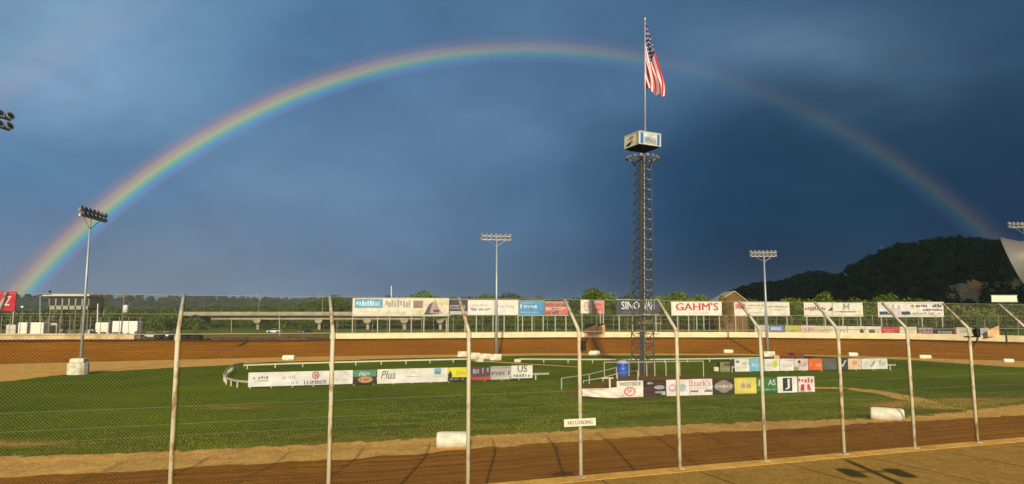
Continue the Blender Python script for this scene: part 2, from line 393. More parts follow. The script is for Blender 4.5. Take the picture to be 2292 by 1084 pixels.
# ---- infield grass (radial sheet with a bare-earth attribute)
NR = 70
fr = np.linspace(0, 1, NR)**0.8
rings = [ringpts((r0+0.6)*f+1e-3, 0.0) for f in fr]
gr = ring_mesh('grass_field', rings, M_GRASS)
V = np.concatenate(rings); bare = np.zeros(len(V))
dist_edge = np.concatenate([(1-f)*r0 for f in fr])
bare += 0.20*np.exp(-(dist_edge/1.0)**2)
nearside = V[:, 1] < 62
bare += np.where(nearside, 0.13*np.exp(-(dist_edge/6.0)**2), 0)
for px, py, sx, sy, a in ((40, 996, 4.5, 0.8, .22), (-80, 990, 5, 1.4, .32), (545, 912, 4.5, 2.0, .17), (480, 915, 3.0, 1.5, .13), (300, 960, 9, 3, .10), (750, 975, 6, 1.6, .15),
                          (2180, 905, 9, 3.0, .32), (2090, 908, 6, 2.0, .26), (2250, 895, 8, 2.6, .26), (640, 905, 9, 2.0, .10), (1000, 960, 5, 1.2, .12), (1940, 880, 5, 1.0, .1)):
    g = gnd(px, py); bare += a*np.exp(-((V[:, 0]-g.x)/sx)**2-((V[:, 1]-g.y)/sy)**2)
a_ = gr.data.attributes.new('bare', 'FLOAT', 'POINT'); a_.data.foreach_set('value', bare.astype(np.float32))
tag(gr, kind='structure')
# ---- sand apron and clay track
j0 = (fbm(TH*90, TH*0+3)-0.47)*1.0+(fbm(TH*400, TH*0+9)-0.47)*0.8
j1 = (fbm(TH*60, TH*0+33)-0.47)*0.9
rs = []
for f in np.linspace(0, 1, 5):
    rs.append(ringpts((r0+j0)*(1-f)+(r1+0.5)*f, 0.03-0.012*f))
tag(ring_mesh('sand_apron', rs, M_SAND), kind='structure')
rs = []
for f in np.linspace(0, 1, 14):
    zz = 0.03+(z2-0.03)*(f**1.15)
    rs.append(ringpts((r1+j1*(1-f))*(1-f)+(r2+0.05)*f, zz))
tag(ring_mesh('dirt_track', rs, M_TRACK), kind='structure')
# ---- land outside the oval
rs = []
def outz(r):
    X = CEN[0]+r*COS; Y = CEN[1]+r*SIN; return X, Y
nearmask = 1/(1+np.exp(((CEN[1]+r2*SIN)-45)/4))        # 1 by the grandstand
for d, far_z in ((0.0, None), (0.5, 'step'), (6, 2.5), (20, 2.55), (60, 2.6), (160, 2.6), (400, 2.6), (1000, 2.6), (2500, 2.6), (9000, 2.6)):
    r = r2+d
    if far_z is None: z = z2-0.02
    elif far_z == 'step': z = z2*(1-nearmask)+1.9*nearmask
    else: z = far_z*(1-nearmask)+2.0*nearmask if d < 60 else np.full(NT, far_z)
    rs.append(ringpts(r, z))
tag(ring_mesh('ground', rs, M_LAND, smooth=False), kind='structure')
# dirt lot behind the gap in the far wall, left
def to_px(x, y, z):
    dz = z-EYE; f = y*math.cos(PITCH)+dz*math.sin(PITCH); u = -y*math.sin(PITCH)+dz*math.cos(PITCH)
    return CX+FPX*x/f, CY-FPX*u/f
_far = [i for i in range(NT) if 0.12 < TH[i] < math.pi-0.12]
_farpx = np.array([to_px(CEN[0]+r2[i]*COS[i], CEN[1]+r2[i]*SIN[i], z2[i])[0] for i in _far])
def PX_TH(px, py=760): return float(np.interp(-px, -_farpx, TH[_far]))
sel = (TH > PX_TH(800)) & (TH < PX_TH(-300))
lot = ring_mesh('dirt_lot', [ringpts(r2-0.3, z2+0.02), ringpts(r2+2, z2*0.6+2.55*0.4+0.03), ringpts(r2+10, 2.62), ringpts(r2+46+14*fbm(TH*40, TH*0), 2.64)], M_LOT, sel=sel)
tag(lot, kind='structure')
# earth path across the infield, right, and the worn pad round the tower
def path_sheet(name, pts, w, m, z=0.008):
    P = [Vector(p) for p in pts]; Q = []
    for i in range(len(P)-1):
        for k in range(24): Q.append(P[i].lerp(P[i+1], k/24))
    Q.append(P[-1]); mb = MB(); o = []
    for i, p in enumerate(Q):
        t = (Q[min(i+1, len(Q)-1)]-Q[max(i-1, 0)]).normalized(); n = Vector((-t.y, t.x, 0))
        f = i/(len(Q)-1); ww = (w[0]+(w[1]-w[0])*f)
        a = ww*(0.6+0.8*float(fbm(i*0.25, 2.0))); b = ww*(0.6+0.8*float(fbm(i*0.25, 8.0)))
        mb.v.append((p.x+n.x*a, p.y+n.y*a, z)); mb.v.append((p.x-n.x*b, p.y-n.y*b, z))
    for i in range(len(Q)-1): mb.face((2*i+1, 2*i+3, 2*i+2, 2*i))
    return tag(mb.build(name, m), kind='structure')
path_sheet('dirt_path', [gnd(1815, 868), gnd(1900, 870), gnd(1980, 880), gnd(2060, 897), gnd(2110, 915)], (0.9, 1.1), M_SAND)
path_sheet('dirt_path', [gnd(1060, 807), gnd(1160, 814), gnd(1300, 822)], (1.2, 0.5), M_SAND)
pad = MB(); pc = (gnd(1265, 884)+gnd(1735, 850))*0.5
pts = [gnd(x, y, 0.012) for x, y in ((1258, 882), (1300, 892), (1400, 893), (1560, 886), (1700, 878), (1735, 862), (1700, 846), (1560, 841), (1440, 838), (1380, 842), (1310, 862))]
pts2 = []
for i in range(len(pts)):
    for k in range(6):
        p = pts[i].lerp(pts[(i+1) % len(pts)], k/6); j = float(fbm(i*2+k*.4, 4))-.47
        pts2.append((p.x+j*1.5, p.y+j*2.0, 0.012))
c_ = (sum(p[0] for p in pts2)/len(pts2), sum(p[1] for p in pts2)/len(pts2), 0.25)
pad.v = [c_]+pts2
for i in range(len(pts2)): pad.face((0, 1+i, 1+(i+1) % len(pts2)))
M_PAD = ground_mat('pad', '6f4f27', '5f4522', '86642f', 0.5, 3.0, 0.5, 0.06)
tag(pad.build('dirt_pad', M_PAD), kind='structure')

# ------------------------------------------------------------------ near wall, walkway, catch fence
M_WALLTOP = ground_mat('wall_top', 'd8a450', 'c08c3e', 'e2b566', 0.8, 9.0, 0.3, 0.02)
mb = MB()
def along(s, off, z): p = fence_at(s)+FN*off; return (p.x, p.y, z)
SS = list(np.arange(-40, 52.1, 2.0))
prof = [(0.26, 0.5), (0.26, 2.17), (0.22, 2.2), (-0.36, 2.195), (-0.36, 1.9)]
for s in SS: mb.v.extend([along(s, o_, z_) for o_, z_ in prof])
n_ = len(prof)
for i in range(len(SS)-1):
    for k in range(n_-1): mb.face((i*n_+k, i*n_+k+1, (i+1)*n_+k+1, (i+1)*n_+k)[::-1])
tag(mb.build('concrete_wall', M_WALLTOP), 'low tan concrete wall under the tall mesh fence along the near edge of the track', 'wall')
mb = MB()
JOINT = mat('2c2412', 0.95, 0.2, 6)
for i in range(-13, 17):      # slabs with open joints
    a, b_ = i*3.05+0.42, (i+1)*3.05+0.38
    mb.use(M_CONC)
    q = [along(a, -0.37, 2.188), along(b_, -0.37, 2.188), along(b_, -9.0, 2.188), along(a, -9.0, 2.188)]
    mb.add(q, [(3, 2, 1, 0)])
    mb.use(JOINT); mb.add([along(b_, -0.37, 2.17), along(b_+0.04, -0.37, 2.17), along(b_+0.04, -9, 2.17), along(b_, -9, 2.17)], [(3, 2, 1, 0)])
tag(mb.build('walkway'), kind='structure')

M_POST = mat2('b9b094', '86623a', 5.0, 0.7, 'post_paint', 0.50, 0.66, (1, 1, 0.5))
M_WIRE = mat('9d9682', 0.6, 0.1, 2, 0.3)
fence = thing('catch_fence', 'tall wire mesh fence on pale pipe posts with tops leaning over the near track', 'fence', along(0, 0, 2.2))
ZB = 6.4-0.33                       # bend height
bends = ((399, 757), (745, 748), (1050, 744), (1297, 743), (1514, 742), (1702, 748), (1876, 751), (2032, 751), (2170, 747))
ss = [(on_line(FA, FB, *p)-FA).dot(FD) for p in bends]
ss = [ss[0]-3.55*k for k in (3, 2, 1)]+ss+[ss[-1]+2.95*k for k in (1, 2, 3)]
org = Vector(along(0, 0, 2.2))
pm = None; POSTS = []
for i, s in enumerate(ss):
    w = random.uniform(-0.012, 0.012); r_ = 0.053
    b = fence_at(s); top = Vector((b.x+w, b.y, ZB)); tip = top+FN*0.92+Vector((0, 0, 0.90))
    mb = MB(); mb.smooth = True
    mb.tube([Vector(b)-org, top-Vector((0, 0, 0.08))-org, top+(tip-top)*0.05-org, tip-org], [r_, r_, r_*0.95, r_*0.8], 10)
    mb.smooth = False
    mb.box(Vector(b)-org+Vector((0, 0, 0.01)), (0.2, 0.2, 0.02), math.atan2(FD.y, FD.x))
    mb.tube([top-Vector((0, 0, 0.14))-org, top-Vector((0, 0, 0.02))-org], r_*1.3, 10)
    mb.build('post', M_POST, fence); POSTS.append((b, top, tip))
# diagonal wires of the mesh, as real thin wires
def wire_panel(name, P0, U, Wv, length, height, pitch, r):
    V = []; F = []
    U = Vector(U); Wv = Vector(Wv); nrm = U.cross(Wv).normalized()
    step = pitch*math.sqrt(2)
    for sgn in (1, -1):
        k = -height if sgn > 0 else 0
        s0 = np.arange(-height, length, step) if sgn > 0 else np.arange(0, length+height, step)
        for s in s0:
            a, b = s, s+sgn*height; ta, tb = 0.0, 1.0
            lo, hi = (0-a)/(b-a), (length-a)/(b-a)
            if sgn > 0: ta, tb = max(0, lo), min(1, hi)
            else: ta, tb = max(0, hi), min(1, lo)
            if tb-ta < 1e-3: continue
            p = P0+U*(a+(b-a)*ta)+Wv*(height*ta)+nrm*(sgn*r); q = P0+U*(a+(b-a)*tb)+Wv*(height*tb)+nrm*(sgn*r)
            d = (q-p).normalized(); e1 = d.cross(nrm).normalized()
            o = len(V)
            for pt in (p, q):
                for ang in (0, 2.094, 4.189):
                    V.append(pt+(e1*math.cos(ang)+nrm*math.sin(ang))*r)
            F += [(o, o+1, o+4, o+3), (o+1, o+2, o+5, o+4), (o+2, o, o+3, o+5)]
    ob = np_mesh(name, np.array([tuple(v) for v in V]), np.array(F), M_WIRE); return ob
s0, s1 = ss[0], ss[-1]
P0 = Vector(along(s0, 0.07, 2.25))-org
wp = wire_panel('wire_mesh', P0, FD, (0, 0, 1), s1-s0, ZB-2.25, 0.055, 0.0015); wp.parent = fence
arm = (FN*0.92+Vector((0, 0, 0.9))); al = arm.length
wp = wire_panel('wire_mesh', Vector(along(s0, 0.07, ZB))-org, FD, arm.normalized(), s1-s0, al, 0.055, 0.0015); wp.parent = fence
for off, z, r_ in ((0.0, ZB+0.0, 0.010), (0.92, ZB+0.9, 0.006), (0.46, ZB+0.45, 0.004), (0.08, 4.47, 0.0022), (0.08, 4.09, 0.0022), (0.08, 3.84, 0.0018)):
    mb = MB(); mb.tube([Vector(along(s0, off, z))-org, Vector(along(s1, off, z))-org], r_, 5); mb.build('cable', M_WIRE, fence)

# ---- lettering and marks on signs
_tcache = {}
def text_tris(body, bold=False, italic=False):
    key = (body, bold, italic)
    if key in _tcache: return _tcache[key]
    cu = bpy.data.curves.new('lettering', 'FONT'); cu.body = body; cu.size = 1.0; cu.resolution_u = 2
    if italic: cu.shear = 0.3
    o = bpy.data.objects.new('lettering', cu); COL.objects.link(o)
    dg = bpy.context.evaluated_depsgraph_get(); me = o.evaluated_get(dg).to_mesh()
    v = np.array([tuple(p.co)[:2] for p in me.vertices]); f = [tuple(p.vertices) for p in me.polygons]
    o.evaluated_get(dg).to_mesh_clear(); bpy.data.objects.remove(o); bpy.data.curves.remove(cu)
    mn, mx = v.min(0), v.max(0); v = (v-mn)/(mx-mn)
    _tcache[key] = (v, f); return v, f
def signm(h, rough=0.55): return mat(tuple(c*0.86 for c in lin(h)), rough, 0.22, 0.9, spec=0.25)
def marks(mb, W, H, y0, lst, dy=-0.008):
    """flat printed marks on a board in the local XZ plane (facing -Y); u,v in 0..1"""
    y = y0
    for m in lst:
        k = m[0]; y += dy
        if k == 'r':
            _, u0, v0, u1, v1, c = m; mb.use(signm(c))
            mb.poly([(u0*W, y, v0*H), (u1*W, y, v0*H), (u1*W, y, v1*H), (u0*W, y, v1*H)])
        elif k == 'e':
            _, u, v, ru, rv, c = m; mb.use(signm(c))
            mb.poly([((u+ru*math.cos(a*math.pi/10))*W, y, (v+rv*math.sin(a*math.pi/10))*H) for a in range(20)])
        elif k == 'o':
            _, u, v, ru, rv, t, c = m; mb.use(signm(c)); o = len(mb.v)
            for a in range(20):
                ca, sa = math.cos(a*math.pi/10), math.sin(a*math.pi/10)
                mb.v.append(((u+ru*ca)*W, y, (v+rv*sa)*H)); mb.v.append(((u+ru*(1-t)*ca)*W, y, (v+rv*(1-t)*sa)*H))
            for a in range(20): b = (a+1) % 20; mb.face((o+2*a, o+2*b, o+2*b+1, o+2*a+1))
        elif k == 'p':
            _, pts, c = m; mb.use(signm(c)); mb.poly([(u*W, y, v*H) for u, v in pts])
        elif k == 't':
            _, body, u0, v0, u1, v1, c = m[:7]; fl = m[7] if len(m) > 7 else ''
            v, f = text_tris(body, 'b' in fl.lower(), 'i' in fl); mb.use(signm(c))
            for q_ in ((-2, -1, 0, 1, 2) if 'B' in fl else (-1, 0, 1) if 'b' in fl else (0,)):
                sh = q_*0.012*(v1-v0)*H/W*1.6
                mb.add([((u0+(u1-u0)*p[0]+sh)*W, y+q_*dy*.2, (v0+(v1-v0)*p[1])*H) for p in v], f)
        elif k == 's':          # a line of unreadable small print, as the photo shows it
            _, u0, v0, u1, v1, c, n = m; mb.use(signm(c)); rr = random.Random(int(u0*977+v0*613+n*31+W*17))
            x = u0; du = (u1-u0)/n
            for i in range(n):
                if rr.random() < 0.12: x += du; continue
                w = du*rr.uniform(0.5, 0.85); a = v0+(v1-v0)*rr.choice((0, 0, 0.0, 0.25)); b = v1-(v1-v0)*rr.choice((0, 0.15, 0.3, 0.3))
                mb.poly([(x*W, y, a*H), ((x+w)*W, y, a*H), ((x+w)*W, y, b*H), (x*W, y, b*H)])
                if rr.random() < 0.6:
                    pass
                x += du
def cloth_board(mb, W, H, z0, col, th=0.02, wav=0.0, nx=8):
    mb.use(signm(col)); o = len(mb.v)
    for i in range(nx+1):
        x = W*i/nx; sag = -wav*0.4*math.sin(math.pi*((i*1.7) % 1.0))
        for y in (0.0, th):
            mb.v.append((x, y, 0.0+abs(sag)*0.5)); mb.v.append((x, y, H+sag*0))
    for i in range(nx):
        a, b = o+4*i, o+4*(i+1)
        mb.face((a, b, b+1, a+1)); mb.face((a+2, a+3, b+3, b+2)); mb.face((a+1, b+1, b+3, a+3)); mb.face((a, a+2, b+2, b))
    mb.face((o, o+1, o+3, o+2)); e = o+4*nx; mb.face((e, e+2, e+3, e+1))
def banner(A, B, H, zlift, col, lst, label, cat='banner', group=None, name='banner', wav=0.0):
    W = math.hypot(B.x-A.x, B.y-A.y); mb = MB(); cloth_board(mb, W, H, 0, col, wav=wav); marks(mb, W, H, 0.0, lst)
    o = mb.build(name, None, None, (A.x, A.y, A.z+zlift), math.atan2(B.y-A.y, B.x-A.x)); return tag(o, label, cat, group)

# NO LOADING board on the fence post
pb, pt, _ = POSTS[6]
c0 = at(1263, 946, pb.y-0.12); c1 = at(1334, 946, pb.y-0.05)
sg = MB(); W_, H_ = (Vector((c1.x, c1.y, 0))-Vector((c0.x, c0.y, 0))).length, 0.20
cloth_board(sg, W_, H_, 0, 'd8d2b6'); marks(sg, W_, H_, 0, [('t', 'NO LOADING', 0.12, 0.26, 0.90, 0.76, '4c4a4a', 'b')], -0.003)
o = sg.build('sign', None, None, (c0.x, c0.y, c0.z-0.12), math.atan2(c1.y-c0.y, c1.x-c0.x)); o.rotation_euler.y = -R(2.2)
tag(o, 'small white NO LOADING board fixed across a near fence post', 'sign')
# caution lamps on brackets, on two fence posts
def caution(i, label, px, py, flip=1):
    b, top, tip = POSTS[i]; t = thing('caution_lamp', label, 'lamp', (b.x, b.y, 0), math.atan2(FD.y, FD.x))
    z = at(px, py, b.y).z; dk = mat('1d1a18', 0.6, 0.2, 5)
    m = MB(); m.box((0.12, 0.0, z), (0.75, 0.05, 0.05)); m.tube([(0.06, 0, z-0.42), (0.42, 0, z-0.02)], 0.018, 6); m.build('bracket', dk, t)
    m = MB(); m.bbox((0.36, 0, z+0.16), (0.16, 0.2, 0.27), 0.03); m.box((0.36, -0.06, z+0.32), (0.30, 0.26, 0.03)); m.build('lamp_housing', dk, t)
    m = MB(); m.smooth = True
    m.lathe([(0.0, 0), (0.055, 0.0), (0.05, 0.03), (0.0, 0.05)], 12, Matrix.Translation((0.36, 0.11, z+0.18)) @ Matrix.Rotation(R(-90), 4, 'X')); m.build('lens', mat('8a4a10', 0.2), t)
caution(11, 'black caution lamp on a bracket on the right post, before a tan panel', 2195, 754)
# dark bracket hanging under the bend of the fourth post
b, top, tip = POSTS[6]; m = MB(); dk = mat('23211a', 0.7, 0.2, 5)
z = at(1310, 757, b.y).z
m.box((0.13, 0.0, z), (0.24, 0.06, 0.03)); m.tube([(0.07, 0, z-0.38), (0.22, 0, z-0.02)], 0.02, 6); m.bbox((0.12, 0.0, z-0.20), (0.12, 0.12, 0.28), 0.03)
tag(m.build('bracket', dk, None, (b.x, b.y, 0), math.atan2(FD.y, FD.x)), 'small dark bracket clamped to the post that carries the white board', 'bracket')

# ------------------------------------------------------------------ far wall
M_CREAM = mat2('d8c79a', 'c2ad7c', 0.6, 0.8, 'cream_wall', 0.45, 0.75)
M_CREAM2 = mat2('cbb488', '9e7a4a', 0.5, 0.85, 'stained_wall', 0.45, 0.72)
def far_wall(px0, px1, h, m, label, px_step=20):
    mb = MB(); n = 0
    for px in np.arange(px0, px1+1, px_step):
        th = PX_TH(px); i = int(np.searchsorted(TH, th)) % NT; rr, zz = r2[i], z2[i]
        for o_, z_ in ((0.02, -0.25), (0.02, h-0.06), (0.07, h), (0.37, h), (0.42, h-0.06), (0.42, -0.25)):
            mb.v.append((CEN[0]+(rr+o_)*math.cos(th), CEN[1]+(rr+o_)*math.sin(th), zz+z_))
        n += 1
    for i in range(n-1):
        for k in range(5): mb.face((i*6+k, i*6+k+1, (i+1)*6+k+1, (i+1)*6+k)[::-1])
    mb.face(range(6)); mb.face([(n-1)*6+k for k in range(5, -1, -1)])
    return tag(mb.build('concrete_wall', m), label, 'wall')
far_wall(748, 2900, 1.08, M_CREAM, 'long cream concrete wall behind the far straight, below the billboards')
far_wall(-700, 300, 0.98, M_CREAM2, 'stained cream wall on the left turn, in front of the white trailers')
def wallpt(px, extra=0.0):
    th = PX_TH(px); i = int(np.searchsorted(TH, th)) % NT
    return Vector((CEN[0]+(r2[i]+extra)*math.cos(th), CEN[1]+(r2[i]+extra)*math.sin(th), z2[i]))
# ---- far catch fence: thin posts and cables behind the wall
ff = thing('catch_fence', 'thin grey post and cable fence standing along the far wall under the billboards', 'fence', wallpt(1200, 1.2))
fo = Vector(ff.location); tops = []
gal = mat('8a8672', 0.6, 0.15, 3)
for px in range(760, 2700, 36):
    p = wallpt(px+random.uniform(-5, 5), 1.2); m = MB(); m.tube([p-fo, p-fo+Vector((0, 0, 4.6))], 0.045, 6); m.build('post', gal, ff); tops.append(p-fo)
for h in (1.6, 2.7, 3.7, 4.55):
    m = MB(); m.tube([t+Vector((0, 0.06, h)) for t in tops], 0.016, 4); m.build('cable', gal, ff)

lf = thing('catch_fence', 'thin post and cable fence standing behind the stained left wall', 'fence', wallpt(150, 1.0))
fo = Vector(lf.location); tops = []
for px in range(-300, 318, 22):
    p = wallpt(px+random.uniform(-3, 3), 1.0); m = MB(); m.tube([p-fo, p-fo+Vector((0, 0, 3.9))], 0.05, 6); m.build('post', gal, lf); tops.append(p-fo)
for h in (1.5, 2.4, 3.2, 3.85):
    m = MB(); m.tube([t+Vector((0, 0.06, h)) for t in tops], 0.016, 4); m.build('cable', gal, lf)

# ------------------------------------------------------------------ billboards on posts behind the wall
STEEL = mat('9a9684', 0.6, 0.15, 2, 0.2)
def billboard(px0, px1, ytop, ybot, Y, col, lst, posts, label, group='billboards on posts behind the far wall', edge='a8a493', ybase=748, post_m=None):
    A, B = at(px0, ybot, Y), at(px1, ybot, Y); T_ = at(px0, ytop, Y); H = T_.z-A.z; W = B.x-A.x
    t = thing('billboard', label, 'billboard', (A.x, Y, 2.5), 0.0, group)
    mb = MB(); mb.use(signm(col)); mb.box((W/2, 0.06, H/2), (W, 0.12, H)); marks(mb, W, H, 0.0, lst, -0.02)
    mb.use(mat(edge, 0.6)); 
    for (cx, cz, sx, sz) in ((W/2, -0.06, W+0.2, 0.12), (W/2, H+0.05, W+0.2, 0.10)): mb.box((cx, 0.05, cz), (sx, 0.2, sz))
    mb.build('panel', None, t, (0, 0, A.z-2.5))
    for f in posts:
        m = MB(); m.box((f*W, 0.26, (T_.z-2.5)/2-0.3), (0.22, 0.2, T_.z-2.5+0.2)); m.build('post', post_m or STEEL, t)
    m = MB(); m.box((W/2, 0.20, A.z-2.5+H*0.25), (W*0.98, 0.08, 0.12)); m.box((W/2, 0.20, A.z-2.5+H*0.75), (W*0.98, 0.08, 0.12)); m.build('crossbar', STEEL, t)
    return t
WH = 'd6cfb8'
billboard(789, 1005, 668, 707, 162, WH, [('r', .02, .45, .31, .96, '4f97b8'), ('s', .04, .56, .29, .86, 'b9d2d8', 9), ('s', .34, .47, .61, .92, '9d988b', 9), ('s', .08, .18, .28, .26, 'b9ab74', 14), ('s', .34, .12, .58, .28, 'c2b9a0', 18),
    ('r', .615, .05, 1.0, .97, 'cfc7ad'), ('r', .63, .44, .73, .86, '8d6a62'), ('s', .63, .12, .74, .34, 'b9b77c', 8), ('p', ((.74, .06), (.79, .62), (.83, .8), (.87, .45), (.90, .1)), '4b4648'), ('p', ((.80, .15), (.83, .75), (.86, .9), (.89, .5), (.94, .12)), 'a58a84'), ('r', .84, .22, .90, .34, '3c3436'), ('r', .90, .62, .99, .9, 'c9c08f')],
    (.0, .26, .385, .61, .74, .99), 'widest white billboard with a blue panel and a dim photo, over the bridge')
billboard(994, 1046, 671, 703, 164, '2c2b31', [('p', ((0, 0), (1, 0), (1, .2), (0, .2)), 'a9a8a2'), ('r', .1, .34, .9, .62, '8d8c98'), ('r', .0, .24, 1, .32, '17171c'), ('s', .15, .40, .85, .56, '2c2b31', 9)], (.1, .9), 'small black billboard with a grey band, between two white ones')
billboard(1047, 1160, 672, 705, 162, 'd9d3c6', [('s', .04, .58, .44, .72, 'aaa69c', 22), ('s', .05, .28, .46, .48, '6f7385', 12), ('r', .48, .04, .484, .98, 'b5b0a2'), ('s', .56, .48, .92, .68, 'b896a0', 12), ('s', .04, .86, .44, .90, 'c2bcab', 20)], (.17, .5, .72, .995), 'white billboard with a small grey telephone number, behind the middle light pole')
billboard(1161, 1218, 674, 706, 162, '3d86b4', [('s', .05, .82, .6, .90, '88b4c8', 14), ('s', .06, .48, .72, .76, 'c3ccc8', 9), ('s', .08, .16, .88, .28, '7fb2cb', 18), ('p', ((.7, .3), (1, .1), (1, .5)), '2f79ae')], (.15, .52, .96), 'bright blue billboard with pale lettering')
billboard(1219, 1272, 676, 706, 163, 'b06a5e', [('s', .05, .66, .95, .90, '6b4a44', 8), ('r', .03, .40, .97, .60, 'd09a90'), ('s', .05, .08, .60, .34, '3e3431', 8), ('s', .18, .44, .8, .56, '5d4440', 10), ('r', .82, .1, .98, .5, 'c4574a')], (.45, .9), 'dull red billboard with dark and pink lettering, right of the blue one')
billboard(1300, 1326, 672, 701, 162, 'd5cdc0', [('o', .5, .5, .26, .36, .22, 'b5756c'), ('s', .36, .38, .66, .64, 'b5756c', 4)], (.1, .95), 'narrow white billboard with a faint red ring')
billboard(1327, 1353, 674, 701, 162, 'c77f78', [('s', .1, .55, .9, .85, 'b4473f', 6), ('s', .1, .18, .9, .42, 'a8433c', 8)], (.65, .9), 'narrow pink billboard with red print')
billboard(1380, 1476, 671, 705, 162, '28303d', [('t', 'SINO', .12, .36, .54, .88, 'd0d2d4', 'b'), ('t', 'WAH', .58, .36, .88, .88, 'd0d2d4', 'b'), ('s', .14, .10, .86, .22, '59606c', 22)], (.06, .37, .65, .92), 'dark navy billboard with large white capital letters, behind the lattice tower')
billboard(1503, 1616, 676, 706, 164, 'dbd4c4', [('t', "GAHM'S", .09, .36, .93, .93, 'b5222f', 'B'), ('s', .2, .14, .8, .24, 'cfc3b6', 20)], (.12, .34, .50, .64, .95), 'white billboard with one bold red name')
billboard(1644, 1768, 677, 707, 164, 'd4cfba', [('r', .02, .5, .21, .94, 'c9828a'), ('s', .05, .6, .19, .86, 'b04c58', 5), ('s', .24, .70, .53, .86, '9b8f86', 12), ('s', .24, .50, .52, .64, 'a59688', 11), ('s', .22, .2, .5, .28, 'b9b09a', 20), ('r', .565, .02, .57, .98, '9d9884'), ('s', .60, .62, .96, .76, '98957f', 14), ('s', .66, .44, .92, .52, 'b4ae98', 16)], (.02, .55, .95), 'white billboard with a faded pink square, behind the right light pole')
billboard(1800, 1932, 678, 708, 149, 'd6d2b8', [('r', .0, .0, .485, .95, 'd3c8ba'), ('s', .02, .46, .38, .66, '6e4a44', 9), ('s', .1, .40, .3, .74, '84564e', 5), ('p', ((.40, .4), (.48, .4), (.48, .72)), '4a4444'), ('r', .486, 0, .492, 1, '8e8a78'), ('r', .67, .5, .695, .94, '7f8d92'), ('r', .745, .5, .77, .94, '7f8d92'), ('r', .69, .66, .75, .78, '7f8d92'), ('s', .53, .30, .95, .40, '7a7c78', 16)], (.05, .36, .66, .96), 'white double billboard, dark red script left and grey H emblem right')
billboard(1966, 2113, 677, 709, 147, 'd4cfc4', [('r', .02, .13, .49, .36, '2e3566'), ('p', ((.14, .3), (.2, .62), (.34, .62), (.36, .14), (.22, .1)), 'c4b3b8'), ('s', .02, .74, .2, .92, 'b3b0ac', 9), ('s', .22, .56, .34, .9, '9d9aa6', 4), ('e', .53, .74, .022, .10, 'b8803c'), ('s', .58, .66, .98, .88, '55576a', 11), ('s', .65, .42, .98, .56, '8c4a50', 11), ('s', .52, .16, .96, .32, 'aaa69c', 16)], (.05, .67, .98), 'white billboard with a navy stripe, rightmost of the far row')
t = billboard(2220, 2277, 662, 675, 118, 'dcd8bb', [], (.5,), 'blank cream board raised on a dark frame before the rocky hillside', None, post_m=mat('2a2723', .8))

# ---- banners on the far right wall
seq = [(1687, 1718, 'bdbaa4', [('s', .2, .3, .9, .6, '9c9a88', 6)], 'pale grey banner, leftmost on the far right wall'),
       (1720, 1752, '5470a0', [('r', .08, .5, .8, .86, '9fb0cf'), ('s', .1, .14, .8, .36, '8796b4', 8)], 'blue banner on the far right wall'),
       (1755, 1788, 'b3ad55', [('s', .15, .35, .9, .72, '98923c', 8)], 'olive yellow banner on the far right wall'),
       (1790, 1822, 'd0bfae', [('t', 'OURS', .06, .3, .94, .84, '9b6a70', 'b'), ('r', .2, .05, .8, .14, '8fa585')], 'pinkish banner lettered OURS on the far right wall'),
       (1823, 1857, 'c2b99c', [('s', .1, .35, .9, .7, 'aaa083', 8)], 'beige banner right of the one lettered OURS'),
       (1858, 1893, 'ccc9b8', [('s', .2, .4, .9, .7, 'a5a69b', 8)], 'off white banner hanging left of the one with a red base'),
       (1895, 1932, 'd6cab4', [('r', 0, 0, 1, .18, 'b04a34'), ('e', .82, .5, .12, .28, '3a3430')], 'white banner with a red bottom edge and black spot'),
       (1934, 1969, 'd2cdb4', [('e', .42, .5, .2, .24, '50554a'), ('s', .65, .34, .92, .62, 'a19e88', 4)], 'cream banner with a dark oval'),
       (1971, 2009, 'a0322c', [('s', .15, .3, .85, .7, 'c96a5c', 7)], 'plain red banner on the far right wall'),
       (2011, 2048, 'd0ccae', [('s', .1, .3, .8, .6, 'b3ad86', 8)], 'cream banner right of the plain red one'),
       (2050, 2089, '3b2f33', [('r', .08, .42, .85, .94, 'b09a9c'), ('s', .12, .5, .8, .84, '6d4d52', 8), ('r', .0, .05, .95, .26, 'b2402f')], 'dark banner with a grey top and red stripe'),
       (2091, 2129, '2d3433', [('r', .12, .3, .95, .62, '8b9590'), ('s', .2, .36, .9, .56, '4f5a55', 8)], 'black banner with one pale grey line'),
       (2132, 2176, 'cfc6b2', [('r', 0, 0, .12, 1, '9a3a3c'), ('s', .3, .5, .9, .75, '96988a', 6)], 'white banner with a red left edge'),
       (2177, 2210, 'c6c4bb', [('r', 0, 0, 1, .22, '7c2f33'), ('s', .2, .5, .9, .8, 'a3a39c', 5)], 'white banner with dark red base, behind the caution lamp')]
for i, (a, b, c, l, lab) in enumerate(seq):
    A, B = wallpt(a+0.5, 0.75), wallpt(b+1.5, 0.75); y_ = 728+(a-1687)/523*6; A.z = B.z = at(a, 752+(a-1687)/523*4, A.y).z
    H = at(a, y_, A.y).z-A.z; banner(A, B, H, 0, c, l, lab, group='banners along the far right wall')

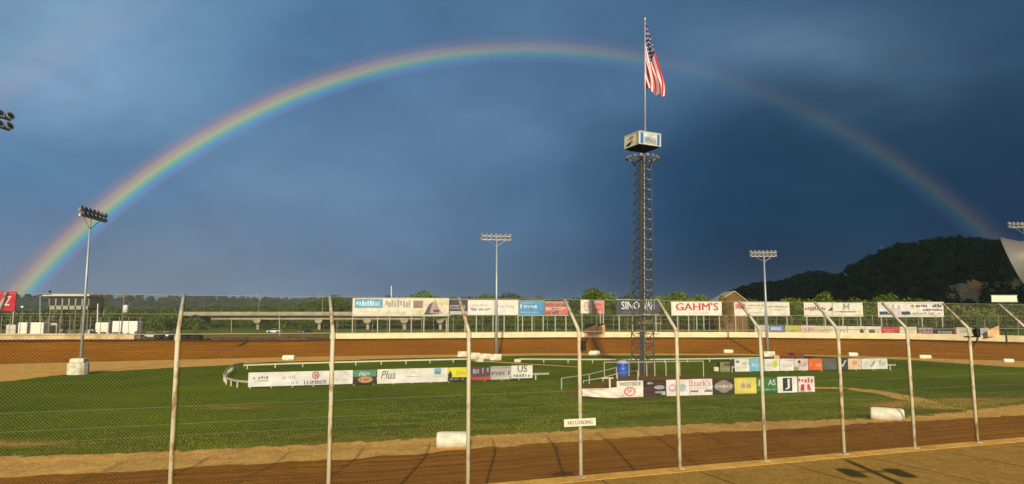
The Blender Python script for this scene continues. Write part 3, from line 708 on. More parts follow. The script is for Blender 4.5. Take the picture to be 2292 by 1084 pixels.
# ---- tan plywood panels standing at the far wall
TAN = mat2('b98e5e', 'c9a57c', 0.9, 0.8, 'plywood', 0.4, 0.6)
def ply(px0, px1, ytl, ytr, yb, label):
    p = wallpt((px0+px1)/2, -0.35); Y = p.y; A, B = at(px0, yb, Y), at(px1, yb, Y); zl, zr = at(px0, ytl, Y).z, at(px1, ytr, Y).z
    W = B.x-A.x; mb = MB(); mb.use(TAN)
    q = [(0, 0), (W, 0), (W, zr-A.z), (0, zl-A.z)]
    for y in (0, 0.08): mb.v.extend([(x, y, z) for x, z in q])
    mb.face((0, 1, 2, 3)); mb.face((7, 6, 5, 4))
    for k in range(4): mb.face((k, k+4, (k+1) % 4+4, (k+1) % 4))
    mb.use(mat('2a1d18', 0.9)); 
    if ytl > ytr and yb > 755: mb.poly([(0.03*W, -0.01, zl-A.z), (0.92*W, -0.01, zr-A.z-0.05), (0.86*W, -0.01, zr-A.z+0.25), (0.06*W, -0.01, zr-A.z+0.2)])
    return tag(mb.build('plywood_panel', None, None, (A.x, A.y, A.z)), label, 'panel', 'tan panels standing at the far wall')
ply(1308, 1336, 737, 727, 756, 'wider tan plywood panel before the far wall, beside a narrow one')
ply(1338, 1354, 731, 727, 756, 'narrower tan plywood panel before the far wall')
ply(2211, 2237, 741, 729, 754, 'slanted tan plywood panel right of the caution lamp')

# ------------------------------------------------------------------ infield: left enclosure
GALV = mat('b3ab8e', 0.5, 0.2, 1.5, 0.15)
WHITE = mat('bdb698', 0.6, 0.12, 1.5)
def rail(pts, h, beam, m, label, name='guardrail', post_every=2.2, group=None, beam_h=0.20, closed_post=True):
    P = [Vector(p) for p in pts]; t = thing(name, label, 'rail', P[0], 0, group); o = P[0]
    mb = MB(); prof = [(-0.02, h-beam_h), (-0.07, h-beam_h*0.75), (-0.02, h-beam_h*0.5), (-0.07, h-beam_h*0.25), (-0.02, h), (0.03, h), (0.03, h-beam_h)]
    n = len(prof)
    for i, p in enumerate(P):
        d = (P[min(i+1, len(P)-1)]-P[max(i-1, 0)]); d.z = 0; d.normalize(); nn = Vector((-d.y, d.x, 0))
        for a, z in prof: mb.v.append(tuple(p-o+nn*a+Vector((0, 0, z))))
    for i in range(len(P)-1):
        for k in range(n): mb.face((i*n+k, i*n+(k+1) % n, (i+1)*n+(k+1) % n, (i+1)*n+k))
    mb.face(range(n)); mb.face([(len(P)-1)*n+k for k in range(n-1, -1, -1)])
    mb.build('beam', m, t)
    L = 0; nxt = 0.0; src = None
    for i in range(len(P)-1):
        a, b = P[i], P[i+1]; l = (b-a).length
        while nxt <= L+l:
            q = a.lerp(b, (nxt-L)/l)-o+Vector((0, 0, 0))
            if src is None:
                pm = MB(); pm.box((0, 0.06, h/2), (0.12, 0.12, h)); src = pm.build('post', m, t, q)
            else: child_copy(src, t, q)
            nxt += post_every
        L += l
    return t
LA, LB = gnd(555, 871), gnd(1229, 850)
def LP(px): return on_line(LA, LB, px, 860)
FR = [gnd(545, 824), gnd(522, 828), gnd(508, 838), gnd(500, 852), gnd(506, 861), gnd(525, 867), gnd(548, 870)]
rail([gnd(1065, 811), gnd(900, 815.5), gnd(740, 820), gnd(640, 823), gnd(545, 827)], 0.62, 0.3, WHITE, 'long white rail along the back of the left infield banner enclosure', post_every=3.6, group='white rails round the infield')
pts = []
for i in range(len(FR)-1):
    for k in range(5): pts.append(FR[i].lerp(FR[i+1], k/5))
pts.append(FR[-1]); pts += [LP(x)+Vector((0, 0.18, 0)) for x in (600, 800, 1000, 1100, 1229)]
rail(pts, 0.72, 0.32, GALV, 'grey guardrail curving round the left end and carrying the long banner row', post_every=1.9)
t_ = gnd(1065, 811); mb = MB(); mb.bbox((0, 0, 0.4), (1.0, 0.6, 0.5), 0.1)
tag(mb.build('rail_terminal', WHITE, None, t_+Vector((0.7, 0, -.12))), 'white rounded block ending the long back rail of the left enclosure', 'block')
def row(px0, px1, yt, yb, col, lst, label, line, lift=None, group=None, z=0.0, **k):
    A, B = on_line(*line, px0, yb), on_line(*line, px1, yb); ym = (px0+px1)/2
    H = (yb-yt)/ppm((A.y+B.y)/2); A.z = B.z = max(0.03, at((px0+px1)/2, yb, (A.y+B.y)/2).z)
    return banner(A, B, H, 0, col, lst, label, group=group, **k)
LL = (LA-Vector((0, .06, 0)), LB-Vector((0, .06, 0)))
GL = 'banners on the left infield guardrail'
def drow(px0, px1, ytl, yb, *a, **k): return row(px0, px1, ytl, yb, *a, **k)
drow(555, 789, 832.5, 863, 'd3d0c6', [('s', .045, .52, .19, .74, '777a72', 6), ('s', .06, .36, .19, .46, '8f9089', 11), ('s', .32, .48, .44, .74, '8ea3a8', 7), ('s', .37, .12, .48, .3, '8db2c0', 7), ('o', .634, .70, .036, .27, .3, 'b3636a'), ('s', .612, .58, .656, .82, 'b3636a', 4), ('t', 'LUMBER', .525, .07, .745, .34, '5a567a', 'b'), ('s', .84, .3, .96, .36, 'a3a39a', 11), ('p', ((.90, .9), (.95, .9), (.985, .4), (.975, .4)), 'c3bdb2')] , 'longest white banner, lettered LUMBER under a red disc', LL, group=GL, wav=.02)
drow(790, 842, 829.5, 859, '4f7f62', [('r', 0, 0, 1, .52, '2a201b'), ('e', .52, .30, .34, .26, 'b58a60'), ('o', .52, .30, .34, .26, .14, '7a5030'), ('s', .3, .2, .74, .42, '80552f', 6), ('s', .25, .56, .8, .9, 'a5c0ae', 8)], 'green and black banner with a tan oval', LL, group=GL)
drow(844, 1002, 826, 857, 'd4d0c4', [('t', 'Plus', .05, .34, .26, .88, '4a4656', 'i'), ('s', .1, .3, .26, .36, '8f8b88', 12), ('s', .41, .4, .6, .48, '767b78', 9), ('p', ((.42, .5), (.5, .82), (.58, .5), (.5, .74)), 'a9b3b3'), ('r', .80, .55, .90, .98, '7fb0c6'), ('p', ((.81, .58), (.835, .9), (.86, .66), (.885, .9), (.89, .58)), '4c86a6'), ('s', .79, .36, .95, .46, 'a9b8bd', 12)], 'long white banner with dark script and a small blue square', LL, group=GL)
drow(1003, 1048, 823.5, 853, 'd3c92f', [('r', .0, .0, 1, .28, '22211d'), ('p', ((0, 0), (.16, 0), (.2, .5), (.1, .8), (0, .5)), '2b2a22'), ('s', .1, .1, .8, .2, 'a5a69c', 10), ('s', .3, .42, .95, .82, 'bdae24', 7)], 'yellow and black banner', LL, group=GL)
drow(1055, 1097, 822, 851, '4b3b40', [('s', .08, .5, .95, .9, 'a08f94', 7), ('r', 0, 0, 1, .24, 'b0392f')], 'dark banner with red bottom on the left infield rail', LL, group=GL)
drow(1098, 1143, 821, 850, 'a8a39c', [('s', .04, .34, .98, .70, '5a5653', 8), ('r', .05, .85, .95, .92, '86817c'), ('s', .1, .08, .9, .2, 'c7c3ba', 12)], 'grey banner with dark lettering on the left infield rail', LL, group=GL)
drow(1144, 1192, 819, 847, 'd4d1c4', [('t', 'U5', .30, .48, .74, .98, '494b50', 'b'), ('s', .1, .10, .92, .34, '777671', 6)], 'white banner with a dark U5, rightmost on the left infield rail', LL, group=GL)

# ------------------------------------------------------------------ infield: right enclosure with the pad
RA, RB = gnd(1300, 893.5), gnd(1826, 878)
RL = (RA, RB); GR_ = 'banners in front of the tower pad'
rr_ = [on_line(RA, RB, x, 888)+Vector((0, 0.15, 0)) for x in (1300, 1400, 1560, 1700, 1826)]
rail(rr_, 0.8, 0.3, WHITE, 'low rail behind the front banners of the tower pad', post_every=2.3)
# limp white sheet, dipping between its ties
A, B = on_line(RA, RB, 1303, 890), on_line(RA, RB, 1380, 890); mb = MB(); W = B.x-A.x; n = 20
for i in range(n+1):
    f = i/n; y = 0.04*math.sin(f*9); zt = 0.80-0.16*math.sin(math.pi*min(1, f*1.15))*(1-f*.4)+0.1*f; zb = 0.16-0.20*f*(1-f*.2)+0.05
    for k in range(7): mb.v.append((f*W, y+0.06*math.sin(k*1.3+f*14), zb+(zt-zb)*k/6))
for i in range(n):
    for k in range(6): mb.face((i*7+k, (i+1)*7+k, (i+1)*7+k+1, i*7+k+1))
mb.smooth = True; mb.sm = [True]*len(mb.f)
tag(mb.build('banner', signm('d6d0bd'), None, (A.x, A.y-.05, 0.02)), 'limp blank white sheet banner left of the WESTSIDE one', 'banner', GR_)
drow(1381, 1440, 854, 889.5, 'd9d6c8', [('t', 'WESTSIDE', .10, .70, .92, .92, '2e2f30', 'b'), ('o', .49, .34, .22, .28, .24, 'c4574a'), ('t', 'JR', .38, .2, .60, .48, 'c4574a', 'b'), ('s', .16, .05, .28, .14, '6d6d68', 3), ('s', .68, .06, .92, .12, 'a6a49a', 6)], 'white banner lettered WESTSIDE over a red oval', RL, group=GR_)
drow(1441, 1491, 854, 889, '241d1d', [('s', .04, .76, .44, .90, 'b3aba8', 6), ('r', .5, .74, .95, .88, '4d2426'), ('e', .70, .56, .24, .13, '9a9a98'), ('r', .05, .34, .45, .46, '5a2629'), ('r', .5, .20, .95, .32, '8d9090'), ('s', .06, .1, .5, .18, '7a3a3a', 9), ('p', ((.75, .1), (.95, .1), (.95, .3)), 'a8b4b6')], 'black banner with grey and dark red patches, right of WESTSIDE', RL, group=GR_)
drow(1492, 1544, 853, 888, 'd7d0c8', [('o', .26, .5, .16, .24, .4, 'c49aa0'), ('s', .1, .3, .42, .42, 'b98a92', 5), ('e', .7, .52, .16, .22, '9fb3b8'), ('s', .54, .26, .92, .36, '9aa4ab', 7)], 'white banner with faint pink and blue emblems', RL, group=GR_)
drow(1545, 1595, 852, 887, 'd7d0c8', [('t', "Stark's", .02, .56, .92, .94, 'a8506a', ''), ('s', .05, .4, .9, .46, 'aca5a8', 14), ('r', .02, .22, .36, .30, '3d3c44'), ('p', ((.6, .2), (.7, .34), (.95, .34), (.98, .18)), '65666c')], "white banner with Stark's in dark pink script", RL, group=GR_)
drow(1597, 1644, 850, 885, '2d2925', [('e', .5, .5, .45, .30, '8d8580'), ('e', .5, .5, .30, .40, '837a72'), ('s', .12, .44, .9, .6, 'bdb3a8', 8), ('e', .5, .5, .09, .12, 'b8aea6')], 'black banner with a grey winged emblem', RL, group=GR_)
drow(1645, 1694, 849, 884, 'c9bd4a', [('p', ((.14, .2), (.86, .2), (.8, .5), (.86, .84), (.14, .84), (.2, .5)), 'd0c470'), ('r', .24, .28, .78, .76, 'c8b980'), ('s', .28, .36, .74, .68, '94804f', 7), ('r', 0, 0, 1, .05, 'a3983a')], 'yellow banner with a pale square, on the tower pad row', RL, group=GR_)
drow(1695, 1740, 848, 882, '2f6a3a', [('t', '&', .06, .46, .3, .88, 'c8d3c4', 'b'), ('t', 'AS', .56, .5, .92, .86, 'c8d3c4', 'b'), ('s', .05, .2, .9, .28, 'a9c0a8', 14), ('r', 0, 0, 1, .12, '274f30')], 'green banner with white capitals', RL, group=GR_)
drow(1741, 1785, 846.5, 881, 'd5d6ca', [('r', .27, .1, .74, .92, '22242a'), ('t', 'J', .38, .2, .62, .86, 'd0d2d0', 'b')], 'white banner with a white J on a black block', RL, group=GR_)
drow(1786, 1824, 846, 880, 'd8ccc4', [('s', .05, .60, .97, .92, 'b04a4c', 5), ('p', ((.15, .1), (.38, .1), (.4, .5), (.2, .5)), 'b8343a'), ('p', ((.55, .14), (.78, .10), (.7, .5), (.56, .5)), 'b8434a'), ('r', 0, 0, .04, 1, '77706a'), ('s', .1, .02, .9, .08, '8a8580', 8)], 'white banner with heavy red lettering, rightmost on the tower pad row', RL, group=GR_)

# pipe railings round the pad
PIPE = mat('a8a68c', 0.5, 0.15, 2)
def pipe_rail(tops, label, posts=None, r=0.05, low=None, group='pipe railings round the tower pad'):
    """tops: list of (px, ytop, ybottom)"""
    pts = []
    for px, yt, yb in tops:
        b = gnd(px, yb); b.z = 0.0; pts.append((b, at(px, yt, b.y).z))
    o = pts[0][0]; t = thing('pipe_railing', label, 'railing', o, 0, group)
    m = MB(); m.tube([p-o+Vector((0, 0, z)) for p, z in pts], r, 6); m.build('top_rail', PIPE, t)
    if low:
        m = MB(); m.tube([p-o+Vector((0, 0, z*low)) for p, z in pts], r*0.9, 6); m.build('lower_rail', PIPE, t)
    for p, z in pts:
        m = MB(); m.tube([p-o, p-o+Vector((0, 0, z+0.03))], r*1.1, 6); m.build('post', PIPE, t)
    return t
pipe_rail([(1353, 811, 846), (1430, 810.5, 844), (1448, 810.5, 843.5), (1466, 810, 843), (1491, 809.5, 842.5), (1522, 809.5, 843), (1575, 808.5, 844)], 'longest pipe railing at the back of the tower pad')
pipe_rail([(1257, 847, 872), (1319, 838, 860), (1380, 823, 847)], 'pipe railing slanting from the left tip of the pad to the blue tank')
pipe_rail([(1306, 853, 858), (1350, 846, 855), (1382, 836, 852), (1428, 830, 862)], 'short lower pipe railing passing in front of the blue tank')
b = gnd(1365, 872); m = MB(); z = at(1365, 846, b.y).z; m.box((0, 0, z/2), (0.16, 0.12, z)); m.box((-0.2, 0, z-0.02), (1.1, 0.14, 0.10))
tag(m.build('gate_post', WHITE, None, b), 'white T shaped gate post standing behind the limp white sheet', 'post')
# blue tank
b = gnd(1394, 842); w = 26/ppm(b.y); h = 28/ppm(b.y); BLUE = mat('1650ac', 0.35, 0.12, 2, spec=0.5)
t = thing('water_tank', 'bright blue plastic tank with a pale domed lid beside the tower base', 'tank', b)
m = MB(); m.smooth = True; m.lathe([(w*.46, 0), (w*.5, .05), (w*.5, h*.3), (w*.49, h*.33), (w*.5, h*.36), (w*.5, h*.64), (w*.49, h*.67), (w*.5, h*.7), (w*.5, h*.96), (w*.47, h)], 24); m.build('body', BLUE, t)
m = MB(); m.smooth = True; m.lathe([(w*.49, h), (w*.47, h+.10), (w*.36, h+.26), (w*.16, h+.33), (0.02, h+.34)], 24); m.build('lid', mat('a9a7c4', 0.5), t)
m = MB(); m.tube([(w*.53, -.1, 0), (w*.53, -.1, h+.05)], .05, 6); m.build('pipe', PIPE, t)

# ------------------------------------------------------------------ lattice tower with sign box, lamp ring and flagpole
TB = gnd(1438.5, 838); TY = TB.y; TR = R(24.6); DARK = mat('45423e', 0.55, 0.3, 0.8, 0.2)
tw = thing('lattice_tower', 'tall dark lattice tower topped with an illustrated sign box and flagpole', 'tower', TB, TR)
TILT = R(1.15); tw.rotation_euler = (Matrix.Rotation(TILT, 3, 'Y') @ Matrix.Rotation(TR, 3, 'Z')).to_euler()      # the mast stands slightly out of plumb
def zt(py): return at(1438, py, TY).z
Z1 = zt(348); W0, W1 = 1.92, 1.46
def leg_xy(i, z): w = (W0+(W1-W0)*z/Z1)/2; return Vector(((-w, w, w, -w)[i], (-w, -w, w, w)[i], z))
for i in range(4):
    m = MB(); m.tube([leg_xy(i, 0), leg_xy(i, Z1)], 0.075, 6); m.build('leg', DARK, tw)
nb = 22; zs = [Z1*(k/nb) for k in range(nb+1)]
for side in range(4):
    m = MB(); a, b = side, (side+1) % 4
    for k in range(nb):
        z0, z1 = zs[k], zs[k+1]
        m.tube([leg_xy(a, z0), leg_xy(b, z1)], 0.034, 4); m.tube([leg_xy(b, z0), leg_xy(a, z1)], 0.034, 4)
        m.tube([leg_xy(a, z1), leg_xy(b, z1)], 0.034, 4)
    m.build('bracing', DARK, tw)
m = MB(); m.use(DARK); m.box((0.03, 0.1, Z1/2), (0.44, 0.40, Z1)); m.build('cable_duct', None, tw)
m = MB(); m.smooth = True; m.tube([(0.16, -0.16, 0), (0.16, -0.16, Z1)], 0.05, 8); m.build('conduit', mat('a9a99c', 0.5), tw)
rg = None
for k in range(20):
    z = 1.4+k*(Z1-2)/20
    if rg is None:
        m = MB(); m.box((0, 0, 0), (0.95, 0.07, 0.075)); m.box((-.45, 0.1, 0), (0.06, 0.3, 0.06)); m.box((.45, 0.1, 0), (0.06, 0.3, 0.06)); rg = m.build('rung', mat('8f8d80', 0.6), tw, (0.42, -0.62, z))
    else: child_copy(rg, tw, (0.42, -0.62+0.0, z))
for z, w_ in ((zt(723), 3.2), (zt(747), 2.7), (zt(704), 2.6)):
    m = MB(); m.box((0, 0, 0), (w_, 0.10, 0.12)); m.box((-w_*.4, .5, 0), (.1, 1.0, .1)); m.box((w_*.4, .5, 0), (.1, 1.0, .1)); m.build('cross_arm', mat('8b8a70', 0.7), tw, (0.5, -0.8, z))
# lamp ring
zr = zt(356); m = MB(); m.smooth = True
ringp = [(1.75*math.cos(a*math.pi/12), 1.75*math.sin(a*math.pi/12), zr) for a in range(25)]
m.tube(ringp, 0.05, 6, cap=False); m.smooth = False
for a in range(6): m.box((0.9*math.cos(a*math.pi/3), 0.9*math.sin(a*math.pi/3), zr), (1.8, 0.06, 0.06), a*math.pi/3)
m.build('lamp_ring', mat('75736c', 0.5, 0.2, 3, 0.3), tw)
hm = None
for a in range(16):
    an = a*math.pi/8+0.1; p = (1.78*math.cos(an), 1.78*math.sin(an), zr+0.06)
    if hm is None:
        m = MB(); m.smooth = True; m.lathe([(0.04, -0.12), (0.10, -0.06), (0.17, 0.06), (0.19, 0.2), (0.16, 0.21), (0.02, 0.12)], 12, Matrix.Rotation(R(75), 4, 'Y')); m.lathe([(0.05, -.25), (.05, -.1)], 6)
        hm = m.build('lamp', mat('77736c', 0.5, 0.25, 4, 0.2), tw, p); hm.rotation_euler = (0, 0, an)
    else: child_copy(hm, tw, p, (0, 0, an))
# sign box
zb0, zb1 = zt(331.5), zt(304.5); S = 3.15; H = zb1-zb0
m = MB(); m.use(signm('cfd0c2')); m.box((0, 0, zb0+H/2), (S, S, H)); m.use(mat('15151a', 0.8))
o = len(m.v); q = S/2*0.98; q2 = S/2*0.62
m.v.extend([(-q, -q, zb0-.01), (q, -q, zb0-.01), (q, q, zb0-.01), (-q, q, zb0-.01), (-q2, -q2, zb0-.32), (q2, -q2, zb0-.32), (q2, q2, zb0-.32), (-q2, q2, zb0-.32)])
for k in range(4): m.face((o+k, o+4+k, o+4+(k+1) % 4, o+(k+1) % 4))
m.face((o+4, o+7, o+6, o+5)); m.use(mat('b9b9b0', .6))
for k in range(4):
    a = k*math.pi/2; m.box((math.cos(a)*S/2, math.sin(a)*S/2, zb1+.04), (0.10, S+.1, 0.10), a)
sb = m.build('sign_box', None, tw)
f1 = MB(); marks(f1, S, H, 0, [('r', .03, .04, .97, .96, 'd3d6d2'), ('r', .05, .06, .19, .94, '3d6fb0'), ('r', .81, .06, .93, .94, '3d6fb0'), ('s', .34, .78, .74, .9, 'a6b5ba', 8), ('p', ((.22, .62), (.5, .7), (.78, .58), (.78, .1), (.24, .12)), 'a8aaa6'), ('p', ((.26, .5), (.4, .62), (.52, .42), (.36, .3)), '8d908e'), ('s', .28, .18, .76, .5, '82868a', 9)], -0.012)
fo_ = f1.build('sign_face', None, sb, (-S/2, -S/2-.004, zb0))
f2 = MB(); marks(f2, S, H, 0, [('r', .03, .04, .97, .96, 'd2cca8'), ('r', .80, .04, .97, .96, 'a89f74'), ('p', ((.25, .6), (.4, .86), (.66, .8), (.6, .55)), 'b5826c'), ('p', ((.14, .22), (.3, .34), (.55, .46), (.62, .36), (.4, .12), (.2, .10)), '2c2a2c'), ('s', .5, .2, .74, .4, 'b9b59a', 4)], -0.012)
f2o = f2.build('sign_face', None, sb, (-S/2-.004, S/2, zb0)); f2o.rotation_euler = (0, 0, R(-90))
# flagpole
zp0, zp1 = zb1, zt(44); m = MB(); m.smooth = True
c, s_ = math.cos(-TR), math.sin(-TR); kx = (1443.5-1438.5)/ppm(TY)+0.0
FPX0 = at(1444, 170, TY).x-TB.x-math.tan(TILT)*at(1444, 170, TY).z
pxo, pyo = FPX0*c, FPX0*s_
m.tube([(pxo, pyo, zp0), (pxo, pyo, zp1)], 0.10, 10, r2=0.06); fp = m.build('flagpole', mat('b3b3ac', 0.4, 0.1, 2, 0.3), tw)
m = MB(); m.smooth = True; m.lathe([(0.02, -.12), (.10, -.06), (.13, 0.02), (.10, .10), (.02, .15)], 12); m.build('finial', mat('c9c4ae', 0.3), fp, (pxo, pyo, zp1+.1))

# the flag, hanging limp from the pole
nu, nv = 56, 52
def bez(p, t):
    p = [np.array(q, float) for q in p]
    while len(p) > 1: p = [p[i]*(1-t)+p[i+1]*t for i in range(len(p)-1)]
    return p[0]
top_e = [(1444.5, 47), (1456, 84), (1470, 132), (1480, 156), (1499, 182), (1490, 214)]
bot_e = [(1444.5, 142), (1443, 160), (1444, 172), (1445, 186), (1447, 197)]
Vf = np.zeros((nu+1, nv+1, 3))
for i in range(nu+1):
    u = i/nu; a, b = bez(top_e, u), bez(bot_e, u)
    for j in range(nv+1):
        v = j/nv; p = b*(1-v)+a*v
        p = p+np.array((0, 7*math.sin(math.pi*v)*u))
        fold = (0.55*math.sin(v*13+u*2.2)+0.30*math.sin(v*23-u*5+1))*min(1, u*2.2)*(0.4+0.6*u)
        p[0] += 2.0*math.sin(v*13+u*3)*u*(1-abs(2*v-1))
        q = at(p[0], p[1], TY); Vf[i, j] = (q.x, q.y-0.12+fold, q.z)
base = at(1444, 140, TY); Vf -= np.array(base)
mb = MB(); mb.smooth = True; mb.v = [tuple(x) for x in Vf.reshape(-1, 3)]
FR_, FW, FBl = mat('b3222f', .7, .1, 3, name='flag_red'), mat('d6d2cf', .7, .08, 3, name='flag_white'), mat('1d2450', .7, .1, 3, name='flag_blue')
for i in range(nu):
    for j in range(nv):
        u, v = (i+.5)/nu, (j+.5)/nv
        st_ = int(v*13)
        mb.use(FBl if (u < 0.36 and v > 6/13) else (FR_ if st_ % 2 == 0 else FW))
        a = i*(nv+1)+j; mb.face((a, a+nv+1, a+nv+2, a+1))
mb.smooth = False; mb.use(FW)
for rrow in range(9):
    for cc in range(6 if rrow % 2 == 0 else 5):
        u = 0.36*((cc+.5)/6 if rrow % 2 == 0 else (cc+1)/6); v = 6/13+(7/13)*(rrow+.5)/9
        i, j = min(nu-1, int(u*nu)), min(nv-1, int(v*nv)); P_ = Vector(Vf[i, j])
        e1 = (Vector(Vf[i+1, j])-P_).normalized(); e2 = (Vector(Vf[i, j+1])-P_).normalized(); nn = e1.cross(e2).normalized()
        for sg_ in (1, -1):
            star = [P_+nn*0.015*sg_+(e1*math.cos(k*math.pi/5)+e2*math.sin(k*math.pi/5))*(0.13 if k % 2 == 0 else 0.055) for k in range(10)]
            mb.poly([tuple(x) for x in star])
fl = mb.build('flag', None, None, base)
tag(fl, 'limp American flag with stars and red and white stripes on the tower pole', 'flag')

# ------------------------------------------------------------------ right back banner row and its curved rail end
BA, BB = gnd(1600, 835), gnd(2008, 829)
BL = (BA, BB); GB = 'banners behind the tower, right'
rail([on_line(BA, BB, x, 832)+Vector((0, .2, 0)) for x in (1640, 1700, 1800, 1900, 2008)], 0.75, .3, GALV, 'grey guardrail carrying the right back banner row', post_every=2.4)
b0 = on_line(BA, BB, 1603, 833); m = MB(); m.bbox((0, 0, .45), (.62, .5, .55), .12); tag(m.build('rail_terminal', WHITE, None, b0), 'white end block left of the olive banner', 'block')
rail([gnd(1640, 826), gnd(1626, 825), gnd(1612, 827), gnd(1607, 831), gnd(1613, 834)], 1.1, .3, mat('2b2a26', .7), 'dark curved rail end behind the olive banner', post_every=.9, beam_h=.8)
drow(1612, 1638, 811, 833, '77774e', [('r', .3, .6, .95, .9, '4c4c34'), ('s', .1, .2, .8, .4, '959572', 5), ('r', .86, 0, 1, 1, '26261f')], 'olive green banner at the curved rail end', BL, group=GB)
for a, b_, c, l, lab in ((1645, 1678, 'cfcdc4', [('e', .2, .78, .14, .12, '6d7a92'), ('s', .4, .55, .98, .76, '8d8f96', 6), ('s', .1, .25, .9, .4, 'b3b2ab', 9)], 'white banner with grey lettering, left of the light blue one'),
    (1679, 1711, '6ea6c4', [('s', .15, .3, .85, .7, '9cc3d4', 5)], 'light blue banner in the right back row'),
    (1712, 1745, 'd0cdbf', [('e', .7, .55, .2, .3, 'b9bd5c'), ('s', .1, .35, .5, .65, '9aa3b0', 4)], 'white banner with a yellow green spot'),
    (1746, 1777, 'd2cfc3', [('s', .05, .84, .95, .92, '77757a', 12), ('s', .15, .3, .9, .6, 'b5b4b6', 6)], 'plain white banner with a thin dark top line'),
    (1778, 1809, 'c4b8ae', [('e', .38, .74, .1, .14, '38302e'), ('s', .2, .3, .95, .7, 'a58f92', 6), ('r', 0, 0, .3, .3, '8d8a5f')], 'pinkish grey banner with a black dot'),
    (1810, 1841, 'c9602c', [('s', .15, .35, .9, .62, 'df9a6c', 6)], 'orange banner in the right back row'),
    (1842, 1873, '51534f', [('s', .2, .4, .8, .6, '66685f', 6)], 'plain dark grey banner in the right back row'),
    (1874, 1898, '33363f', [('p', ((.3, .3), (.55, .25), (.9, .85), (.75, .85), (.55, .45), (.4, .5)), 'b7bcc2')], 'charcoal banner with a white tick mark'),
    (1899, 1928, 'd0b294', [('s', .3, .2, .95, .45, 'a86a4a', 4), ('e', .5, .6, .2, .2, 'bd8f6a')], 'peach banner in the right back row'),
    (1929, 1987, 'c8c8bd', [('p', ((.3, .25), (.4, .2), (.55, .7), (.5, .85)), '8d928a'), ('s', .62, .3, .95, .85, '9a9898', 6), ('s', .05, .4, .28, .7, 'b0b3a8', 5)], 'widest white banner at the right end of the back row')):
    f = (a-1645)/340; drow(a, b_, 804.5-1.5*f, 832-6.5*f, c, l, lab, BL, group=GB)
# white rail behind the tower
rail([gnd(1163, 812), gnd(1300, 813), gnd(1450, 813), gnd(1600, 811), gnd(1705, 809)], .62, .3, WHITE, 'long white rail running behind the lattice tower', post_every=3.6, group='white rails round the infield')
m = MB(); m.bbox((0, 0, .4), (1.0, .5, .5), .1); tag(m.build('rail_terminal', WHITE, None, gnd(1166, 812)-Vector((.5, 0, .1))), 'white block ending the rail behind the tower', 'block')

# ------------------------------------------------------------------ floodlight poles
ALU = mat('9b9a96', 0.35, 0.15, 3, 0.5); POLE = mat('9aa0a2', 0.45, 0.12, 0.8, 0.3); CONC = mat2('cbc4ae', 'aaa184', 1.6, 0.9, 'concrete')
_lamp = None
def make_lamp(parent):
    global _lamp
    if _lamp is None:
        m = MB(); m.smooth = True; M = Matrix.Rotation(R(90), 4, 'X')       # opens towards -Y
        m.use(ALU); m.lathe([(.03, -.42), (.09, -.40), (.12, -.24), (.20, -.16), (.27, -.02), (.30, .10), (.315, .12), (.30, .13)], 14, M)
        m.use(mat('2a3038', 0.12, 0.1, 2, 0.2, spec=0.6)); m.lathe([(.28, .10), (.20, .135), (.02, .15)], 14, M)
        m.smooth = False; m.use(ALU); m.box((0, .2, -.22), (.30, .04, .04)); m.box((-.15, .15, -.12), (.03, .1, .24)); m.box((.15, .15, -.12), (.03, .1, .24))
        _lamp = m.build('floodlight', None, parent); return _lamp
    return child_copy(_lamp, parent)
def light_pole(base, z_cross, width, rz, label, n=7, rows=2, tilt=R(-22), dz=0.62, r=(0.20, 0.11), lean=0.0):
    t = thing('light_pole', label, 'light pole', base, rz, 'floodlight poles round the track'); H = z_cross-base[2]
    m = MB(); m.smooth = True; m.tube([(0, 0, -.2), (0, 0, H*.5), (0, 0, H+dz*(rows-1))], [r[0], (r[0]+r[1])/2, r[1]], 12); m.build('pole', POLE, t)
    m = MB(); m.smooth = True; m.tube([(.34, 0, 1), (.3, .02, H*.5), (.2, .02, H)], .03, 6); m.build('cable', mat('3f4244', .6), t)
    for k in range(rows):
        m = MB(); m.box((0, -.14, H+k*dz), (width, .10, .12)); m.build('crossbar', ALU, t)
        for i in range(n):
            l = make_lamp(t); l.location = ((i/(n-1)-.5)*(width-.3), -.34, H+k*dz+.18); l.rotation_euler = (tilt, 0, random.uniform(-.2, .2))
    for sg_ in (-1, 1):
        m = MB(); m.tube([(0, -.05, H-width*.22), (sg_*width*.34, -.14, H)], .04, 6); m.build('brace', ALU, t)
    return t
# left pole on its concrete footing
b = gnd(174, 838); f = thing('concrete_footing', 'round white concrete footing under the left light pole', 'footing', b)
w = 43/ppm(b.y); h1 = 25/ppm(b.y); m = MB(); m.smooth = False
m.lathe([(w/2, -.1), (w/2, h1*.94), (w/2-.06, h1), (w*.3, h1)], 14); m.build('lower_ring', CONC, f)
m = MB(); m.bbox((0.0, .1, h1+.27), (w*.72, w*.5, .5), .07); m.build('upper_block', CONC, f)
pb_ = Vector((b.x+.25, b.y, h1+.5)); YL = b.y
light_pole(tuple(pb_), at(200, 489, YL).z, 6.0, R(95), 'left light pole seen from the side, standing on a round white footing', rows=2, r=(.17, .10))
# middle pole
b = gnd(1111, 803); light_pole((b.x, b.y, 0), at(1108, 537, b.y).z, 5.1, R(188), 'middle light pole behind white barrier blocks', r=(.24, .13))
# right pole
b = gnd(1719, 797); light_pole((b.x, b.y, 0), at(1711, 574, b.y).z, 4.6, R(178), 'right light pole rising between the navy hill and the double banner rows', r=(.22, .12))
